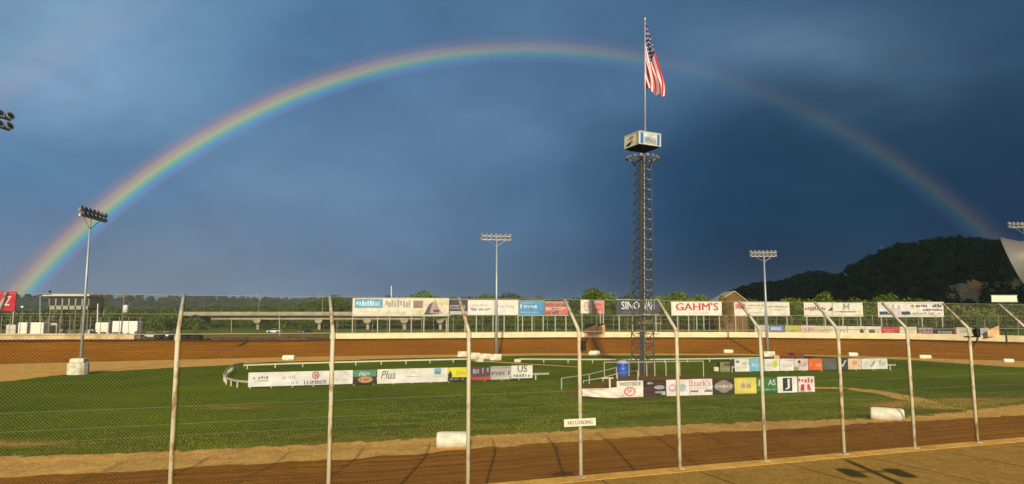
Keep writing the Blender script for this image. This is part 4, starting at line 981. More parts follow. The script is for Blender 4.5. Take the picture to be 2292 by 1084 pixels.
# pole at the right edge and the near one at the left edge
p = at(2313, 760, 128); light_pole((p.x, p.y, 2.3), at(2290, 510, 128).z, 5.4, R(184), 'light pole cut off at the right picture edge above the hill', r=(.2, .11))
p = at(-101, 900, 46); light_pole((p.x, p.y, 0.0), at(-71, 276, 46).z, 3.6, R(66), 'near light pole mostly outside the left edge, only its end lamps in view', n=6, r=(.2, .12), dz=.72)

# ------------------------------------------------------------------ white marker barrels along the inside of the track
TIRE = mat2('d8d2bc', 'b5aa88', 2.5, 0.75, 'white_paint', .45, .75)
_barrel = None
def barrel(px0, px1, yb, rz, label, hpx=None):
    global _barrel
    b = gnd((px0+px1)/2, yb); L = (px1-px0)/ppm(b.y)/max(.75, abs(math.cos(rz))); D = (hpx or (px1-px0)*.48)/ppm(b.y)
    if _barrel is None:
        m = MB(); m.smooth = True; M = Matrix.Translation((0, 0, .5)) @ Matrix.Rotation(R(90), 4, 'Y'); m.use(TIRE)
        m.lathe([(.30, -.44), (.33, -.5), (.43, -.49), (.48, -.44), (.50, -.36), (.50, -.14), (.485, -.12), (.50, -.10), (.50, .10), (.485, .12), (.50, .14), (.50, .36), (.48, .44), (.43, .49), (.33, .5), (.30, .44)], 28, M)
        m.use(mat('8a7a58', .9)); m.lathe([(.30, .43), (.02, .40)], 20, M)
        _barrel = m.build('marker_barrel'); o = _barrel
    else: o = _barrel.copy(); COL.objects.link(o)
    o.location = (b.x, b.y, -0.02); o.rotation_euler = (0, R(random.uniform(-2, 2)), rz); o.scale = (L, D, D)
    return tag(o, label, 'barrel', 'white barrels marking the inside of the track')
barrel(978, 1050, 1003, R(4), 'large white barrel lying on the near sand edge, half behind a fence post', 36)
barrel(1956, 2016, 942, R(-24), 'large white barrel lying on the right grass edge with its open end showing', 29)
barrel(633, 659, 807, 0, 'small white barrel on the far sand above the left banner row', 12)
barrel(1319, 1342, 796, R(20), 'small white barrel on the far sand below the tan panels', 11)
barrel(1620, 1640, 791.5, 0, 'small white barrel on the far sand left of the right light pole', 9)
barrel(1899, 1919, 798, 0, 'small white barrel on the far sand beyond the peach banner', 9)
barrel(2058, 2083, 803.5, 0, 'small white barrel on the far sand beyond the ninth fence post', 9)
barrel(2246, 2268, 812, 0, 'small white barrel on the far sand at the right picture edge', 9)
# concrete barrier blocks
def block(px0, px1, yt, yb, rz, label, d=.7):
    b = gnd((px0+px1)/2, yb); W = (px1-px0)/ppm(b.y); H = (yb-yt)/ppm(b.y); m = MB(); m.use(CONC)
    prof = [(-d/2, 0), (-d/2, H*.3), (-d*.28, H*.5), (-d*.22, H), (d*.22, H), (d*.28, H*.5), (d/2, H*.3), (d/2, 0)]
    for x in (-W/2, W/2): m.v.extend([(x, y, z) for y, z in prof])
    for k in range(8): m.face((k, (k+1) % 8, 8+(k+1) % 8, 8+k)[::-1])
    m.face(range(8)); m.face(range(15, 7, -1))
    return tag(m.build('barrier_block', None, None, b, rz), label, 'barrier', 'white concrete barrier blocks in the infield')
block(1025, 1049, 787, 799, R(-8), 'white barrier block at the left end of its row, by a fence post')
block(1050, 1074, 790, 802, R(-10), 'white barrier block second from the left in its row')
block(1074, 1097, 792, 804, R(-10), 'white barrier block third from the left in its row')
block(1097, 1122, 793, 806.5, 0, 'white barrier block at the foot of the middle light pole')
block(1709, 1734, 787, 798.5, 0, 'white barrier block at the foot of the right light pole')
# tyres: helper and piles
RUB = mat('1f1d1c', 0.85, 0.3, 4); RUBR = mat('7a2f2b', 0.8, 0.25, 3)
_ty = {}
def tyre_mesh(m_):
    if m_ not in _ty:
        m = MB(); m.smooth = True; m.use(m_)
        m.lathe([(.28, .04), (.34, .0), (.50, .02), (.55, .07), (.56, .14), (.55, .21), (.50, .26), (.34, .28), (.28, .24), (.27, .14), (.28, .04)], 18); o = m.build('tyre'); _ty[m_] = o; COL.objects.unlink(o)
    return _ty[m_]
def tyre_stack(p, n, s, mats, label, group, name='tyre_stack'):
    t = thing(name, label, 'tyres', p, random.uniform(0, 3), group)
    for k in range(n):
        o = tyre_mesh(mats[k % len(mats)]).copy(); COL.objects.link(o); o.parent = t
        o.location = (random.uniform(-.06, .06)*s, random.uniform(-.06, .06)*s, .28*s*k); o.scale = (s,)*3; o.rotation_euler = (random.uniform(-.05, .05), random.uniform(-.05, .05), random.uniform(0, 3))
    return t
for i, px in enumerate((1750, 1761, 1772, 1783, 1793)):
    tyre_stack(gnd(px, 805.5), 3 if i != 2 else 4, .95, [RUB, RUBR, RUBR], 'stack of dark red and black tyres, behind the white and pinkish banners', 'red and black tyre stacks by the far sand')
for i, px in enumerate((1803, 1811)):
    tyre_stack(gnd(px, 805), 2, .95, [RUB, RUB], 'low black tyre stack, right of the red ones', 'low black tyre stacks by the far sand')
m = MB(); m.bbox((0, 0, .4), (.9, .5, .8), .06); tag(m.build('crate', mat('c09a4a', .7), None, gnd(1738, 808)), 'small yellow crate left of the red tyre stacks', 'crate')
# dark implement tyres in the gap of the far wall
def lotpt(px, ex): p = wallpt(px, ex); p.z = 2.62; return p
for i, (px, n, s) in enumerate(((364, 2, 1.3), (374, 3, 1.4), (384, 2, 1.3), (407, 3, 1.7), (419, 3, 1.5), (436, 3, 1.4), (446, 3, 1.6), (457, 2, 1.5))):
    tyre_stack(lotpt(px, 1.5+(i % 2)*.9), n, s, [RUB], 'heap of black implement tyres at the gap in the far wall', 'black implement tyres at the gap in the far wall')
# low dark earth berm with old tyres along the gap
mb = MB(); mb.smooth = True; gp = [wallpt(px, -.3) for px in range(470, 750, 7)]
for i, p in enumerate(gp):
    hgt = .35+.5*float(fbm(i*.3, 5))*math.sin(math.pi*min(1, max(0, i/len(gp))))
    d = Vector((p.x, p.y-75, 0)).normalized()
    for k, (o_, z_) in enumerate(((-.9, -.05), (-.3, hgt*.8), (.4, hgt), (1.4, hgt*.5), (2.4, 0.0))):
        j = (float(fbm(i*.8, k*3.1))-.47)*.35; q = p+d*(o_+.5); mb.v.append((q.x, q.y, p.z+z_+(j if 0 < k < 4 else 0)))
for i in range(len(gp)-1):
    for k in range(4): mb.face((i*5+k, i*5+k+1, (i+1)*5+k+1, (i+1)*5+k)[::-1])
mb.sm = [True]*len(mb.f)
tag(mb.build('earth_berm', mat2('3a2c1c', '6b5234', .7, .95, 'berm', .4, .65)), kind='structure')

# ------------------------------------------------------------------ horn speaker close on the right, and the post whose shadow crosses the walkway
SPK = mat('66625c', 0.5, 0.1, 2)
t = thing('horn_speaker', 'pale grey horn loudspeaker close by at the right picture edge', 'loudspeaker', at(2302, 572, 3.4))
mouth = (at(2245, 556, 3.3)-at(2330, 575, 3.4)); ax_ = Vector((-.62, .55, -.28)).normalized()
Mq = Matrix.Translation(Vector((0.02, 0, 0))) @ ax_.to_track_quat('Z', 'Y').to_matrix().to_4x4()
m = MB(); m.smooth = True; m.lathe([(.03, -.22), (.05, -.20), (.06, -.08), (.085, .02), (.13, .08), (.135, .085), (.125, .085), (.07, .01), (.02, -.05)], 32, Mq); m.build('horn', SPK, t)
m = MB(); m.smooth = True; m.lathe([(.06, -.36), (.075, -.34), (.075, -.23), (.05, -.21)], 20, Mq); m.build('driver', SPK, t)
m = MB(); m.tube([(.06, -.05, -.12), (.26, -.06, -.12), (.26, -.06, -4.6)], .02, 8); m.build('bracket', POLE, t)
tip = gnd(1893, 1031, 2.17); hp = 5.0; back = hp/math.tan(SUN_EL); px_, py_ = tip.x-math.sin(SUN_AZ)*back, tip.y-math.cos(SUN_AZ)*back
t = thing('lamp_post', 'walkway lamp post outside the right edge, seen by its two headed shadow', 'lamp post', (px_, py_, 2.0))
m = MB(); m.tube([(0, 0, 0), (0, 0, hp+.17)], .12, 10, r2=.10); m.build('pole', POLE, t)
for sg_ in (-1, 1):
    m = MB(); m.bbox((sg_*.66, 0, hp-.45), (.52, .4, .32), .08); m.build('lamp_head', mat('4a4a48', .5), t)
m = MB(); m.box((0, 0, hp-.4), (1.3, .06, .05)); m.build('crossbar', POLE, t)

# ------------------------------------------------------------------ beyond the track: press tower, trailers, cars, bridge, poles
# red sign at far left
Y = 162; p0, p1 = at(-38, 696, Y), at(33, 696, Y); zt1 = at(20, 653, Y).z; W = p1.x-p0.x; H = zt1-p0.z
t = thing('red_sign', 'bright red sign with a white slanted letter at the left picture edge', 'sign', (p0.x, Y, 2.6), R(0))
m = MB(); m.use(signm('b0172c')); m.box((W/2, .15, H/2), (W, .3, H)); marks(m, W, H, 0, [('t', 'Z', .66, .28, .86, .76, 'd5cfc4', 'bi')], -.03); m.build('panel', None, t, (0, 0, p0.z-2.6))
for f_ in (.1, .5, .93):
    m = MB(); m.box((f_*W, .45, (zt1-2.6)/2), (.25, .25, zt1-2.6)); m.build('post', STEEL, t)
# press tower
Y = 165; k = 1/ppm(Y); p0 = at(107, 693, Y); W = 92*k; zf = p0.z; zr_ = at(107, 664, Y).z; base = 2.6; DEP = 6.0
t = thing('press_tower', 'pale raised press box with a flat overhanging roof and window row', 'building', (p0.x, Y, base))
CW = mat('8f8d7c', .8, .15, 1); GLZ = mat('20262c', .15, .1, 2, spec=.6); h = zr_-zf
m = MB(); m.use(CW); m.box((W/2, DEP/2, zf-base+.2), (W, DEP, .4)); m.box((W/2, DEP-.1, zf-base+h/2), (W, .2, h)); m.box((.1, DEP/2, zf-base+h/2), (.2, DEP, h)); m.box((W-.1, DEP/2, zf-base+h/2), (.2, DEP, h))
m.box((W/2, .1, zf-base+.4+.25), (W-.4, .2, .5)); m.box((W/2, .1, zf-base+h-.22), (W-.4, .2, .45)); 
nw = 6
for i in range(nw+1): m.box((.2+(W-.4)*i/nw, .1, zf-base+h/2), (.30, .2, h-.1))
m.build('wall', None, t)
for i in range(nw):
    m = MB(); m.box((.2+(W-.4)*(i+.5)/nw, .16, zf-base+.9+(h-1.35)/2), ((W-.4)/nw-.28, .06, h-1.3)); m.build('window', GLZ, t)
m = MB(); m.box((W/2, DEP/2-.6, zr_-base+.2), (W+1.4, DEP+1.6, .3)); m.box((W/2, DEP/2, zr_-base+.5), (W-1, DEP-1, .25)); m.build('roof', mat('b5b3a2', .7), t)
for x in (.4, W*.33, W*.66, W-.4):
    for y in (.4, DEP-.4):
        m = MB(); m.box((x, y, (zf-base)/2), (.3, .3, zf-base)); m.build('leg', mat('5f5a48', .8), t)
m = MB(); m.tube([(.3, -.2, zr_-base+.4), (.3, -.2, zr_-base+1.4)], .08, 6); m.bbox((.3, -.2, zr_-base+1.2), (.45, .45, .5), .1); m.build('roof_lamp', mat('26282a', .6), t)
m = MB()
for i in range(9): m.box((-1.2, .5+i*.55, (zf-base)*(i+.5)/9), (1.0, .5, .08))
m.tube([(-.75, .3, .8), (-.75, 5.2, zf-base+.9)], .04, 5); m.tube([(-1.7, .3, .8), (-1.7, 5.2, zf-base+.9)], .04, 5); m.build('stair', mat('8b8878', .7), t)
# enclosed trailers
def trailer(px0, px1, yt, Y, col, label, depth=2.4):
    p0 = at(px0, 742, Y); W = (px1-px0)/ppm(Y); zt2 = at(px0, yt, Y).z; base = 2.58; H = zt2-base
    t = thing('trailer', label, 'trailer', (p0.x, Y, base), 0, 'white trailers parked behind the left wall')
    c = mat(col, .5, .08, 1); m = MB(); m.bbox((W/2, depth/2, H/2+.25), (W, depth, H-.5), .12); m.build('body', c, t)
    m = MB(); m.box((W*.5, -.012, H*.5+.2), (W*.9, .02, .03)); m.box((W*.3, -.012, H*.5), (.03, .02, H*.6)); m.build('side_trim', mat('8f8f88', .5), t)
    for x in (W*.42, W*.58):
        m = MB(); m.smooth = True; m.lathe([(.1, -.12), (.34, -.12), (.36, 0), (.34, .12), (.1, .12)], 14, Matrix.Translation((x, .2, .34)) @ Matrix.Rotation(R(90), 4, 'X')); m.build('wheel', RUB, t)
    m = MB(); m.tube([(W, depth/2, .35), (W+.9, depth/2, .35)], .05, 6); m.build('tow_bar', mat('33332f', .6), t)
    return t
trailer(12, 34, 727, 150, 'b3afa0', 'grey white trailer, leftmost behind the wall')
trailer(39, 59, 722, 149, 'd5d1be', 'short white trailer left of the double white one')
trailer(67, 96, 722, 147, 'd9d6c0', 'bright white trailer below the press tower')
trailer(98, 126, 723, 151, 'a89f8e', 'tan grey trailer right of the bright white one')
trailer(212, 241, 722, 150, 'cfcdb8', 'white trailer half hidden by brown clutter, right of the left light pole')
trailer(250, 306, 719, 147, 'd6d5c6', 'longest white trailer, behind the leaning utility pole')
def car(px0, px1, yb, Y, col, rz, label, zb=2.62, glass='1c2126'):
    p = at((px0+px1)/2, yb, Y); L = max(3.6, (px1-px0)/ppm(Y)); t = thing('parked_car', label, 'car', (p.x, Y, zb), rz); s = L/4.5
    body = mat(col, .3, .06, 1, spec=.5); hw = .86
    pr = [(-2.2, .35), (-2.25, .7), (-2.1, .86), (-1.2, .95), (1.35, .98), (2.1, .9), (2.25, .65), (2.2, .35)]
    m = MB(); m.use(body)
    for y in (-hw, hw): m.v.extend([(x*s, y, z*s) for x, z in pr])
    for k in range(8): m.face((k, (k+1) % 8, 8+(k+1) % 8, 8+k))
    m.face(range(7, -1, -1)); m.face(range(8, 16)); m.build('body', None, t)
    cb = [(-1.25, .95), (-.55, 1.42), (.75, 1.45), (1.5, .98)]
    m = MB(); m.use(mat(glass, .1, .1, 2, spec=.6))
    for y, q in ((-hw+.08, 0), (hw-.08, 0)): m.v.extend([(x*s, y*(1 if z < 1.2 else .85), z*s) for x, z in cb])
    for k in range(4): m.face((k, (k+1) % 4, 4+(k+1) % 4, 4+k))
    m.face((3, 2, 1, 0)); m.face((4, 5, 6, 7)); m.build('window', None, t)
    m = MB(); m.use(body); m.box((.1*s, 0, 1.45*s), (1.35*s, hw*1.5, .05)); m.build('roof', None, t)
    for x in (-1.35, 1.4):
        for y in (-hw, hw):
            m = MB(); m.smooth = True; m.use(RUB); m.lathe([(.18, -.1), (.32, -.1), (.34, 0), (.32, .1), (.18, .1)], 14, Matrix.Translation((x*s, y, .34)) @ Matrix.Rotation(R(90), 4, 'X'))
            m.use(ALU); m.lathe([(.18, .06), (.02, .08)], 12, Matrix.Translation((x*s, y, .34)) @ Matrix.Rotation(R(90), 4, 'X')); m.build('wheel', None, t)
    for y in (-.6, .6):
        m = MB(); m.bbox((-2.22*s, y, .68*s), (.1, .34, .16), .03); m.build('headlight', mat('d9dbd8', .1, .05, spec=.6), t)
    return t
car(322, 352, 750, 142, 'a9a9a4', R(12), 'grey white car among clutter at the end of the left wall')
car(354, 391, 753, 146, 'c6c8c4', 0, 'white pickup sized car behind the black tyres')
car(599, 629, 742, 190, 'c4c6c8', 0, 'silver car parked on the grass below the bridge')
car(668, 700, 743, 185, '2c2a2c', R(70), 'dark car facing the track with bright headlamps, under the bridge')
m = MB(); rr = random.Random(4)
cl = thing('scrap_heap', 'heap of grey and brown pit clutter before the longest white trailer', 'scrap', (at(225, 745, 140).x, 140, 2.6))
for i in range(26):
    m = MB(); m.box((0, 0, 0), (rr.uniform(.3, 1.3), rr.uniform(.3, .8), rr.uniform(.2, .9)), rr.uniform(0, 3), rr.uniform(-.4, .4)); m.build('scrap_piece', mat(rr.choice(('5a4636', '6d6258', '8b8980', '4a4038', '7a5a40')), .8, .3), cl, (rr.uniform(-2.5, 10), rr.uniform(-.8, .8), rr.uniform(.1, 1.0)))

for nm_, px_a, w_m, zz_m in (('heap of dull grey pit gear behind the stained wall, left of the left light pole', 132, 7.0, 1.5),):
    cl = thing('scrap_heap', nm_, 'scrap', (at(px_a, 745, 138).x, 138, 2.6))
    for i in range(22):
        m = MB(); m.bbox((0, 0, 0), (rr.uniform(.4, 1.6), rr.uniform(.4, .9), rr.uniform(.3, 1.1)), .05); p_ = m.build('scrap_piece', mat(rr.choice(('6d6a64', '54504a', '8b867c', '4a4038', '77706a', 'a9a59a')), .8, .3), cl, (rr.uniform(0, w_m), rr.uniform(-.8, .8), rr.uniform(.3, zz_m))); p_.rotation_euler = (rr.uniform(-.3, .3), rr.uniform(-.3, .3), rr.uniform(0, 3))
# bridge
Y = 262; k = 1/ppm(Y); CB = mat2('928c76', '7c765f', .3, .85, 'bridge_concrete'); xa, xb = at(405, 700, Y).x, at(1010, 700, Y).x
zd1, zd0 = at(600, 698.5, Y).z, at(600, 705, Y).z; zg1, zg0 = at(600, 706, Y).z, at(600, 714.5, Y).z; br = thing('road_bridge', 'long pale concrete road bridge on piers beyond the gap in the far wall', 'bridge', (xa, Y, 2.6))
m = MB(); m.box(((xb-xa)/2, 4.8, zd0-2.6-.1), (xb-xa, 10.5, .4)); m.build('deck', CB, br)
m = MB(); m.box(((xb-xa)/2, -.4, (zd0+zd1)/2-2.6), (xb-xa, .35, zd1-zd0+.1)); m.build('parapet', CB, br)
m = MB(); xg = at(468, 700, Y).x-xa
for y in (2.2, 4.4, 6.6, 9): m.box((xg+(xb-xa-xg)/2, y, (zg0+zg1)/2-2.6-.05), (xb-xa-xg, .5, zg1-zg0+.25))
m.build('girder', CB, br)
for px in (575, 713, 822, 905, 985):
    x = at(px, 720, Y).x-xa; zc = zg0-2.6-.06; m = MB(); m.use(CB)
    for y in (-.2, 9.8): m.v.extend([(x-1.5+(.0), y, zc), (x+1.5, y, zc), (x+1.3, y, zc-.9), (x+.6, y, zc-1.5), (x-.6, y, zc-1.5), (x-1.3, y, zc-.9)])
    for q in range(6): m.face((q, (q+1) % 6, 6+(q+1) % 6, 6+q)[::-1])
    m.face(range(6)); m.face(range(11, 5, -1)); m.box((x, 1.6, zc/2-.75), (1.0, 1.2, zc-1.4)); m.box((x, 8.2, zc/2-.75), (1.0, 1.2, zc-1.4)); m.build('pier', None, br)
for px in (580, 722):
    x = at(px, 690, Y).x-xa; m = MB(); m.tube([(x, -.3, zd0-2.6), (x, -.3, at(px, 664, Y).z-2.6), (x-.5, -.3, at(px, 660, Y).z-2.6), (x-2.2, -.3, at(px, 656, Y).z-2.6)], .10, 6); m.build('street_lamp', STEEL, br)
# fence pole row, utility poles and masts
def pole(px0, y0, px1, y1, Y, r, col, name, label, cat='pole', extra=None, group=None):
    a, b = at(px0, y0, Y), at(px1, y1, Y); a.z = 2.5; t = thing(name, label, cat, a, 0, group); m = MB(); m.tube([(0, 0, 0), tuple(b-a)], r, 8, r2=r*.75); m.build('pole', mat(col, .8, .2, 1), t)
    if extra: extra(t, b-a)
    return t
def transformer(t, top):
    z = at(280, 692, 140).z-2.5; m = MB(); m.smooth = True; m.lathe([(.3, -.75), (.5, -.7), (.52, .6), (.45, .75), (.1, .85)], 14, Matrix.Translation(Vector((.75, -.2, z)))); m.build('transformer', mat('c5c6c2', .4), t)
    m = MB(); m.box((top.x, -.1, top.z-.5), (2.2, .14, .16)); m.build('crossarm', mat('5d5442', .8), t)
pole(271, 745, 279, 655, 140, .17, '6b6350', 'utility_pole', 'leaning wooden utility pole with a white transformer drum', extra=transformer)
def head(t, top): m = MB(); m.bbox(tuple(top), (.7, .5, .5), .1); m.build('lamp_head', mat('d3d5d4', .4), t)
pole(232, 745, 233, 664, 185, .10, '7f8a88', 'street_lamp', 'thin street lamp with a white head right of the press tower', 'street lamp', head)
pole(50, 745, 50, 687, 190, .10, '6f7568', 'street_lamp', 'short street lamp with a white head right of the red sign', 'street lamp', head)
pole(90, 745, 90, 662, 150, .12, '8d9190', 'steel_pole', 'plain pale steel pole left of the press tower')
pole(218, 745, 219, 680, 160, .16, 'c9c8bd', 'steel_pole', 'white post standing between press tower and street lamp')
pole(518, 744, 518, 714, 200, .09, 'a5a28c', 'steel_pole', 'thin post on the grass before the left end of the bridge')
pole(626, 752, 625, 700, 165, .12, '9a9a90', 'steel_pole', 'grey steel pole right of the silver car')
pole(876, 700, 876, 640, 900, .9, 'bfc6c8', 'mast', 'slim white mast far away above the widest billboard', 'mast')
pole(1973, 560, 1973, 551, 640, .5, 'c9cdd0', 'mast', 'tiny white mast on the slope of the dark hill', 'mast')
# barn
Y = 200; ap = at(1643, 654, Y); lft = at(1606, 676, Y); rgt = at(1672, 676, Y); BR = mat2('5a4426', '6f5530', .8, .9, 'barn_wood', .4, .6, (4, 1, .3))
t = thing('barn', 'weathered brown barn gable with a pale roof edge behind the billboards', 'barn', (lft.x, Y, 2.6)); W = rgt.x-lft.x; za, ze = ap.z-2.6, rgt.z-2.6; xa_ = ap.x-lft.x
m = MB(); m.add([(0, 0, 0), (W, 0, 0), (W, 0, ze), (xa_, 0, za), (0, 0, ze), (0, 9, 0), (W, 9, 0), (W, 9, ze), (xa_, 9, za), (0, 9, ze)], [(0, 1, 2, 3, 4), (9, 8, 7, 6, 5), (0, 4, 9, 5), (1, 6, 7, 2)]); m.build('wall', BR, t)
m = MB()
for x0, z0, x1, z1 in ((-.5, ze-.3, xa_, za+.12), (xa_, za+.12, W+.5, ze-.3)):
    m.add([(x0, -.5, z0), (x1, -.5, z1), (x1, 9.5, z1), (x0, 9.5, z0), (x0, -.5, z0+.25), (x1, -.5, z1+.25), (x1, 9.5, z1+.25), (x0, 9.5, z0+.25)], [(3, 2, 1, 0), (4, 5, 6, 7), (0, 1, 5, 4), (1, 2, 6, 5), (2, 3, 7, 6), (3, 0, 4, 7)])
m.build('roof', mat('a59a80', .8, .2), t)

# ------------------------------------------------------------------ vegetation
def leaf_mat(name, h1, h2, h3=None):
    m, nt, b = nodes_of(name); N = nt.nodes; L = nt.links
    g = N.new('ShaderNodeNewGeometry'); rp = N.new('ShaderNodeValToRGB'); e = rp.color_ramp.elements
    e[0].position = 0; e[1].position = 1; e[0].color = (*lin(h1), 1); e[1].color = (*lin(h2), 1)
    if h3: x = e.new(.85); x.color = (*lin(h3), 1)
    nz = N.new('ShaderNodeTexNoise'); nz.inputs['Scale'].default_value = .11; nz.inputs['Detail'].default_value = 3; L.new(g.outputs['Position'], nz.inputs['Vector'])
    ad = N.new('ShaderNodeMath'); ad.operation = 'MULTIPLY_ADD'; L.new(g.outputs['Random Per Island'], ad.inputs[0]); ad.inputs[1].default_value = .55
    mu = N.new('ShaderNodeMath'); mu.operation = 'MULTIPLY_ADD'; L.new(nz.outputs['Fac'], mu.inputs[0]); mu.inputs[1].default_value = 1.3; mu.inputs[2].default_value = -.42
    L.new(mu.outputs[0], ad.inputs[2]); L.new(ad.outputs[0], rp.inputs[0]); L.new(rp.outputs[0], b.inputs['Base Color'])
    b.inputs['Roughness'].default_value = .9; b.inputs['Specular IOR Level'].default_value = 0.0
    return m
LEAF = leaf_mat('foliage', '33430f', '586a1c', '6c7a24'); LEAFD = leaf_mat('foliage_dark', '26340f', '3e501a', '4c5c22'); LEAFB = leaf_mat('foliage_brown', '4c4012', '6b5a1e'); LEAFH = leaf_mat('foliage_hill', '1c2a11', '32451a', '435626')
LEAFFAR = leaf_mat('foliage_far', '26351a', '3b4c24')
def leaves(C, Nn, S):
    """quads at centres C facing about Nn with sizes S"""
    n = len(C); D = Nn+rng.normal(0, .75, (n, 3)); D /= np.linalg.norm(D, axis=1, keepdims=True)+1e-9
    a = np.cross(D, rng.normal(0, 1, (n, 3))); a /= np.linalg.norm(a, axis=1, keepdims=True)+1e-9; b = np.cross(D, a)
    S = S[:, None]; asp = rng.uniform(.6, 1.0, (n, 1))
    V = np.stack([C-a*S, C+b*S*asp*.8, C+a*S, C-b*S*asp*.8], 1).reshape(-1, 3)
    return V, np.arange(4*n).reshape(n, 4)
def crown_pts(r, h, nb, nl, leaf, zb=0.25):
    """one crown: blobs on a loose dome; local coords with base at z=0"""
    bl = []
    for i in range(nb):
        an = rng.uniform(0, 2*math.pi); q = rng.uniform(0, 1)**.5; zz = h*(zb+(.82-zb)*rng.uniform(0, 1)); rm = r*(.75 if zz < h*.6 else .75*(1-(zz-h*.6)/(h*.75)))
        bl.append((q*rm*math.cos(an), q*rm*math.sin(an), zz, r*rng.uniform(.28, .48)))
    bl.append((0, 0, h*.80, r*.40)); bl = np.array(bl); w = bl[:, 3]**2; k = rng.choice(len(bl), nl, p=w/w.sum())
    d = rng.normal(0, 1, (nl, 3)); d /= np.linalg.norm(d, axis=1, keepdims=True); rad = bl[k, 3]*rng.uniform(.62, 1.08, nl)
    C = bl[k, :3]+d*rad[:, None]*np.array((1, 1, .85)); ok = C[:, 2] > .3
    return C[ok], d[ok], leaf*rng.uniform(.6, 1.3, nl)[ok]
# individual trees: a few crowns and trunks, shared by copies
def trunk_mb(h, r):
    m = MB(); m.smooth = True; m.tube([(0, 0, -.3), (.1, 0, h*.3), (0, .1, h*.62)], [r, r*.75, r*.35], 8)
    for a in (0.3, 2.2, 4.1): m.tube([(0.06, 0, h*.33), (math.cos(a)*h*.14, math.sin(a)*h*.14, h*.5), (math.cos(a)*h*.22, math.sin(a)*h*.22, h*.68)], [r*.5, r*.3, r*.1], 6)
    return m
BARK = mat2('4a3b28', '6b5a44', 2, .95, 'bark'); PROT = []
for i in range(5):
    C, D, S = crown_pts(5.2, 12, 15, 3400, .30, .2); V, F = leaves(C, D, S); c = np_mesh('crown', V, F, None); tr = trunk_mb(12, .3).build('trunk', BARK); COL.objects.unlink(c); COL.objects.unlink(tr)
    PROT.append((c, tr))
CM = {}
def tree(px, ytop, Y, wpx, m_, label, i, group='trees rising behind the billboards', name='tree', base=2.5):
    p = at(px, ytop, Y); H = p.z-base; t = thing(name, label, 'tree', (p.x, Y, base), random.uniform(0, 6), group); c, tr = PROT[i]
    key = (i, m_.name)
    if key not in CM: me = c.data.copy(); me.materials.clear(); me.materials.append(m_); CM[key] = me
    o = bpy.data.objects.new('crown', CM[key]); COL.objects.link(o); o.parent = t; sx = wpx/ppm(Y)/10.0; o.scale = (sx, sx, H/12.2)
    q = tr.copy(); COL.objects.link(q); q.parent = t; q.scale = (sx, sx, H/12.2); return t
tree(948, 645, 262, 100, LEAF, 'broad round green tree above the widest white billboard', 0)
tree(742, 656, 300, 62, LEAFD, 'dark tree left of the widest white billboard', 1)
tree(868, 655, 300, 48, LEAFD, 'small dark tree at the foot of the slim mast', 2)
tree(1084, 652, 270, 80, LEAF, 'green tree behind the white telephone billboard', 3)
tree(1152, 651, 275, 72, LEAFD, 'darker tree above the bright blue billboard', 4)
tree(1206, 657, 265, 66, LEAF, 'green tree above the dull red billboard', 0)
tree(1336, 640, 245, 96, LEAF, 'tall bright green tree above the narrow white and pink billboards', 1)
tree(1412, 652, 262, 74, LEAFD, 'tree behind the navy billboard, left of the lattice tower', 2)
tree(1470, 655, 255, 66, LEAF, 'tree showing just right of the lattice tower', 3)
tree(1522, 647, 248, 88, LEAF, 'wide green tree above the white billboard with a red name', 4)
tree(1566, 652, 252, 70, LEAF, 'green tree left of the brown barn', 0)
tree(1616, 655, 190, 44, LEAFB, 'brownish bushy tree before the barn', 2)
tree(1690, 666, 240, 58, LEAFD, 'low tree right of the barn, behind the right light pole', 1)
tree(1778, 660, 236, 74, LEAF, 'yellowish green tree between the two billboards right of the light pole', 3)
tree(1838, 650, 232, 72, LEAF, 'pale green tree above the double white billboard', 4)
tree(1908, 660, 240, 70, LEAFD, 'dark green tree above the grey H emblem', 0)
tree(1976, 654, 238, 74, LEAF, 'bright green tree above the navy stripe billboard', 1)
tree(2050, 662, 242, 76, LEAFD, 'dark bushy tree above the rightmost far billboard', 3)
# woods as masses
def woods(name, items, m_, kind='stuff', nb=7):
    """items: x, y, zbase, h, r, n leaves, leaf size"""
    VV, FF = [], []; o = 0
    for x, y, z, h, r, n, s in items:
        C, D, S = crown_pts(r, h, nb, n, s, .15); C = C+np.array((x, y, z)); V, F = leaves(C, D, S); VV.append(V); FF.append(F+o); o += len(V)
    ob = np_mesh(name, np.concatenate(VV), np.concatenate(FF), m_); return tag(ob, kind=kind)
def band(px0, px1, n, Ya, Yb, ytop, jit, r, nl, s, zb=2.5):
    out = []
    for i in range(n):
        px = px0+(px1-px0)*(i+rng.uniform(0, 1))/n; Y = rng.uniform(Ya, Yb); yt = ytop(px)+rng.uniform(-jit, jit); p = at(px, yt, Y)
        out.append((p.x, Y, zb, max(2.0, p.z-zb), r*rng.uniform(.8, 1.25), nl, s))
    return out
I = lambda xs, ys: (lambda px: float(np.interp(px, xs, ys)))
w_ = band(-250, 760, 130, 380, 470, I([-250, 0, 300, 500, 760], [695, 696, 693, 687, 678]), 3, 6.5, 420, .75)
w_ += band(700, 1680, 120, 285, 350, I([700, 900, 1100, 1250, 1400, 1680], [668, 663, 660, 667, 659, 671]), 4, 5.5, 520, .6)
tag(woods('woods', w_, LEAFD), 'continuous dark green woods behind bridge and billboards')
w_ = band(-250, 470, 75, 235, 300, I([-250, 150, 300, 470], [700, 700, 701, 704]), 3, 4.2, 420, .50)
w_ += band(470, 1000, 50, 290, 330, I([470, 1000], [712, 705]), 3, 4.2, 300, .55)
w_ += band(1000, 1700, 70, 200, 225, I([1000, 1300, 1700], [706, 700, 702]), 8, 3.0, 420, .34)
tag(woods('shrubbery', w_, LEAFD), 'low green shrubbery along the edge of the woods')
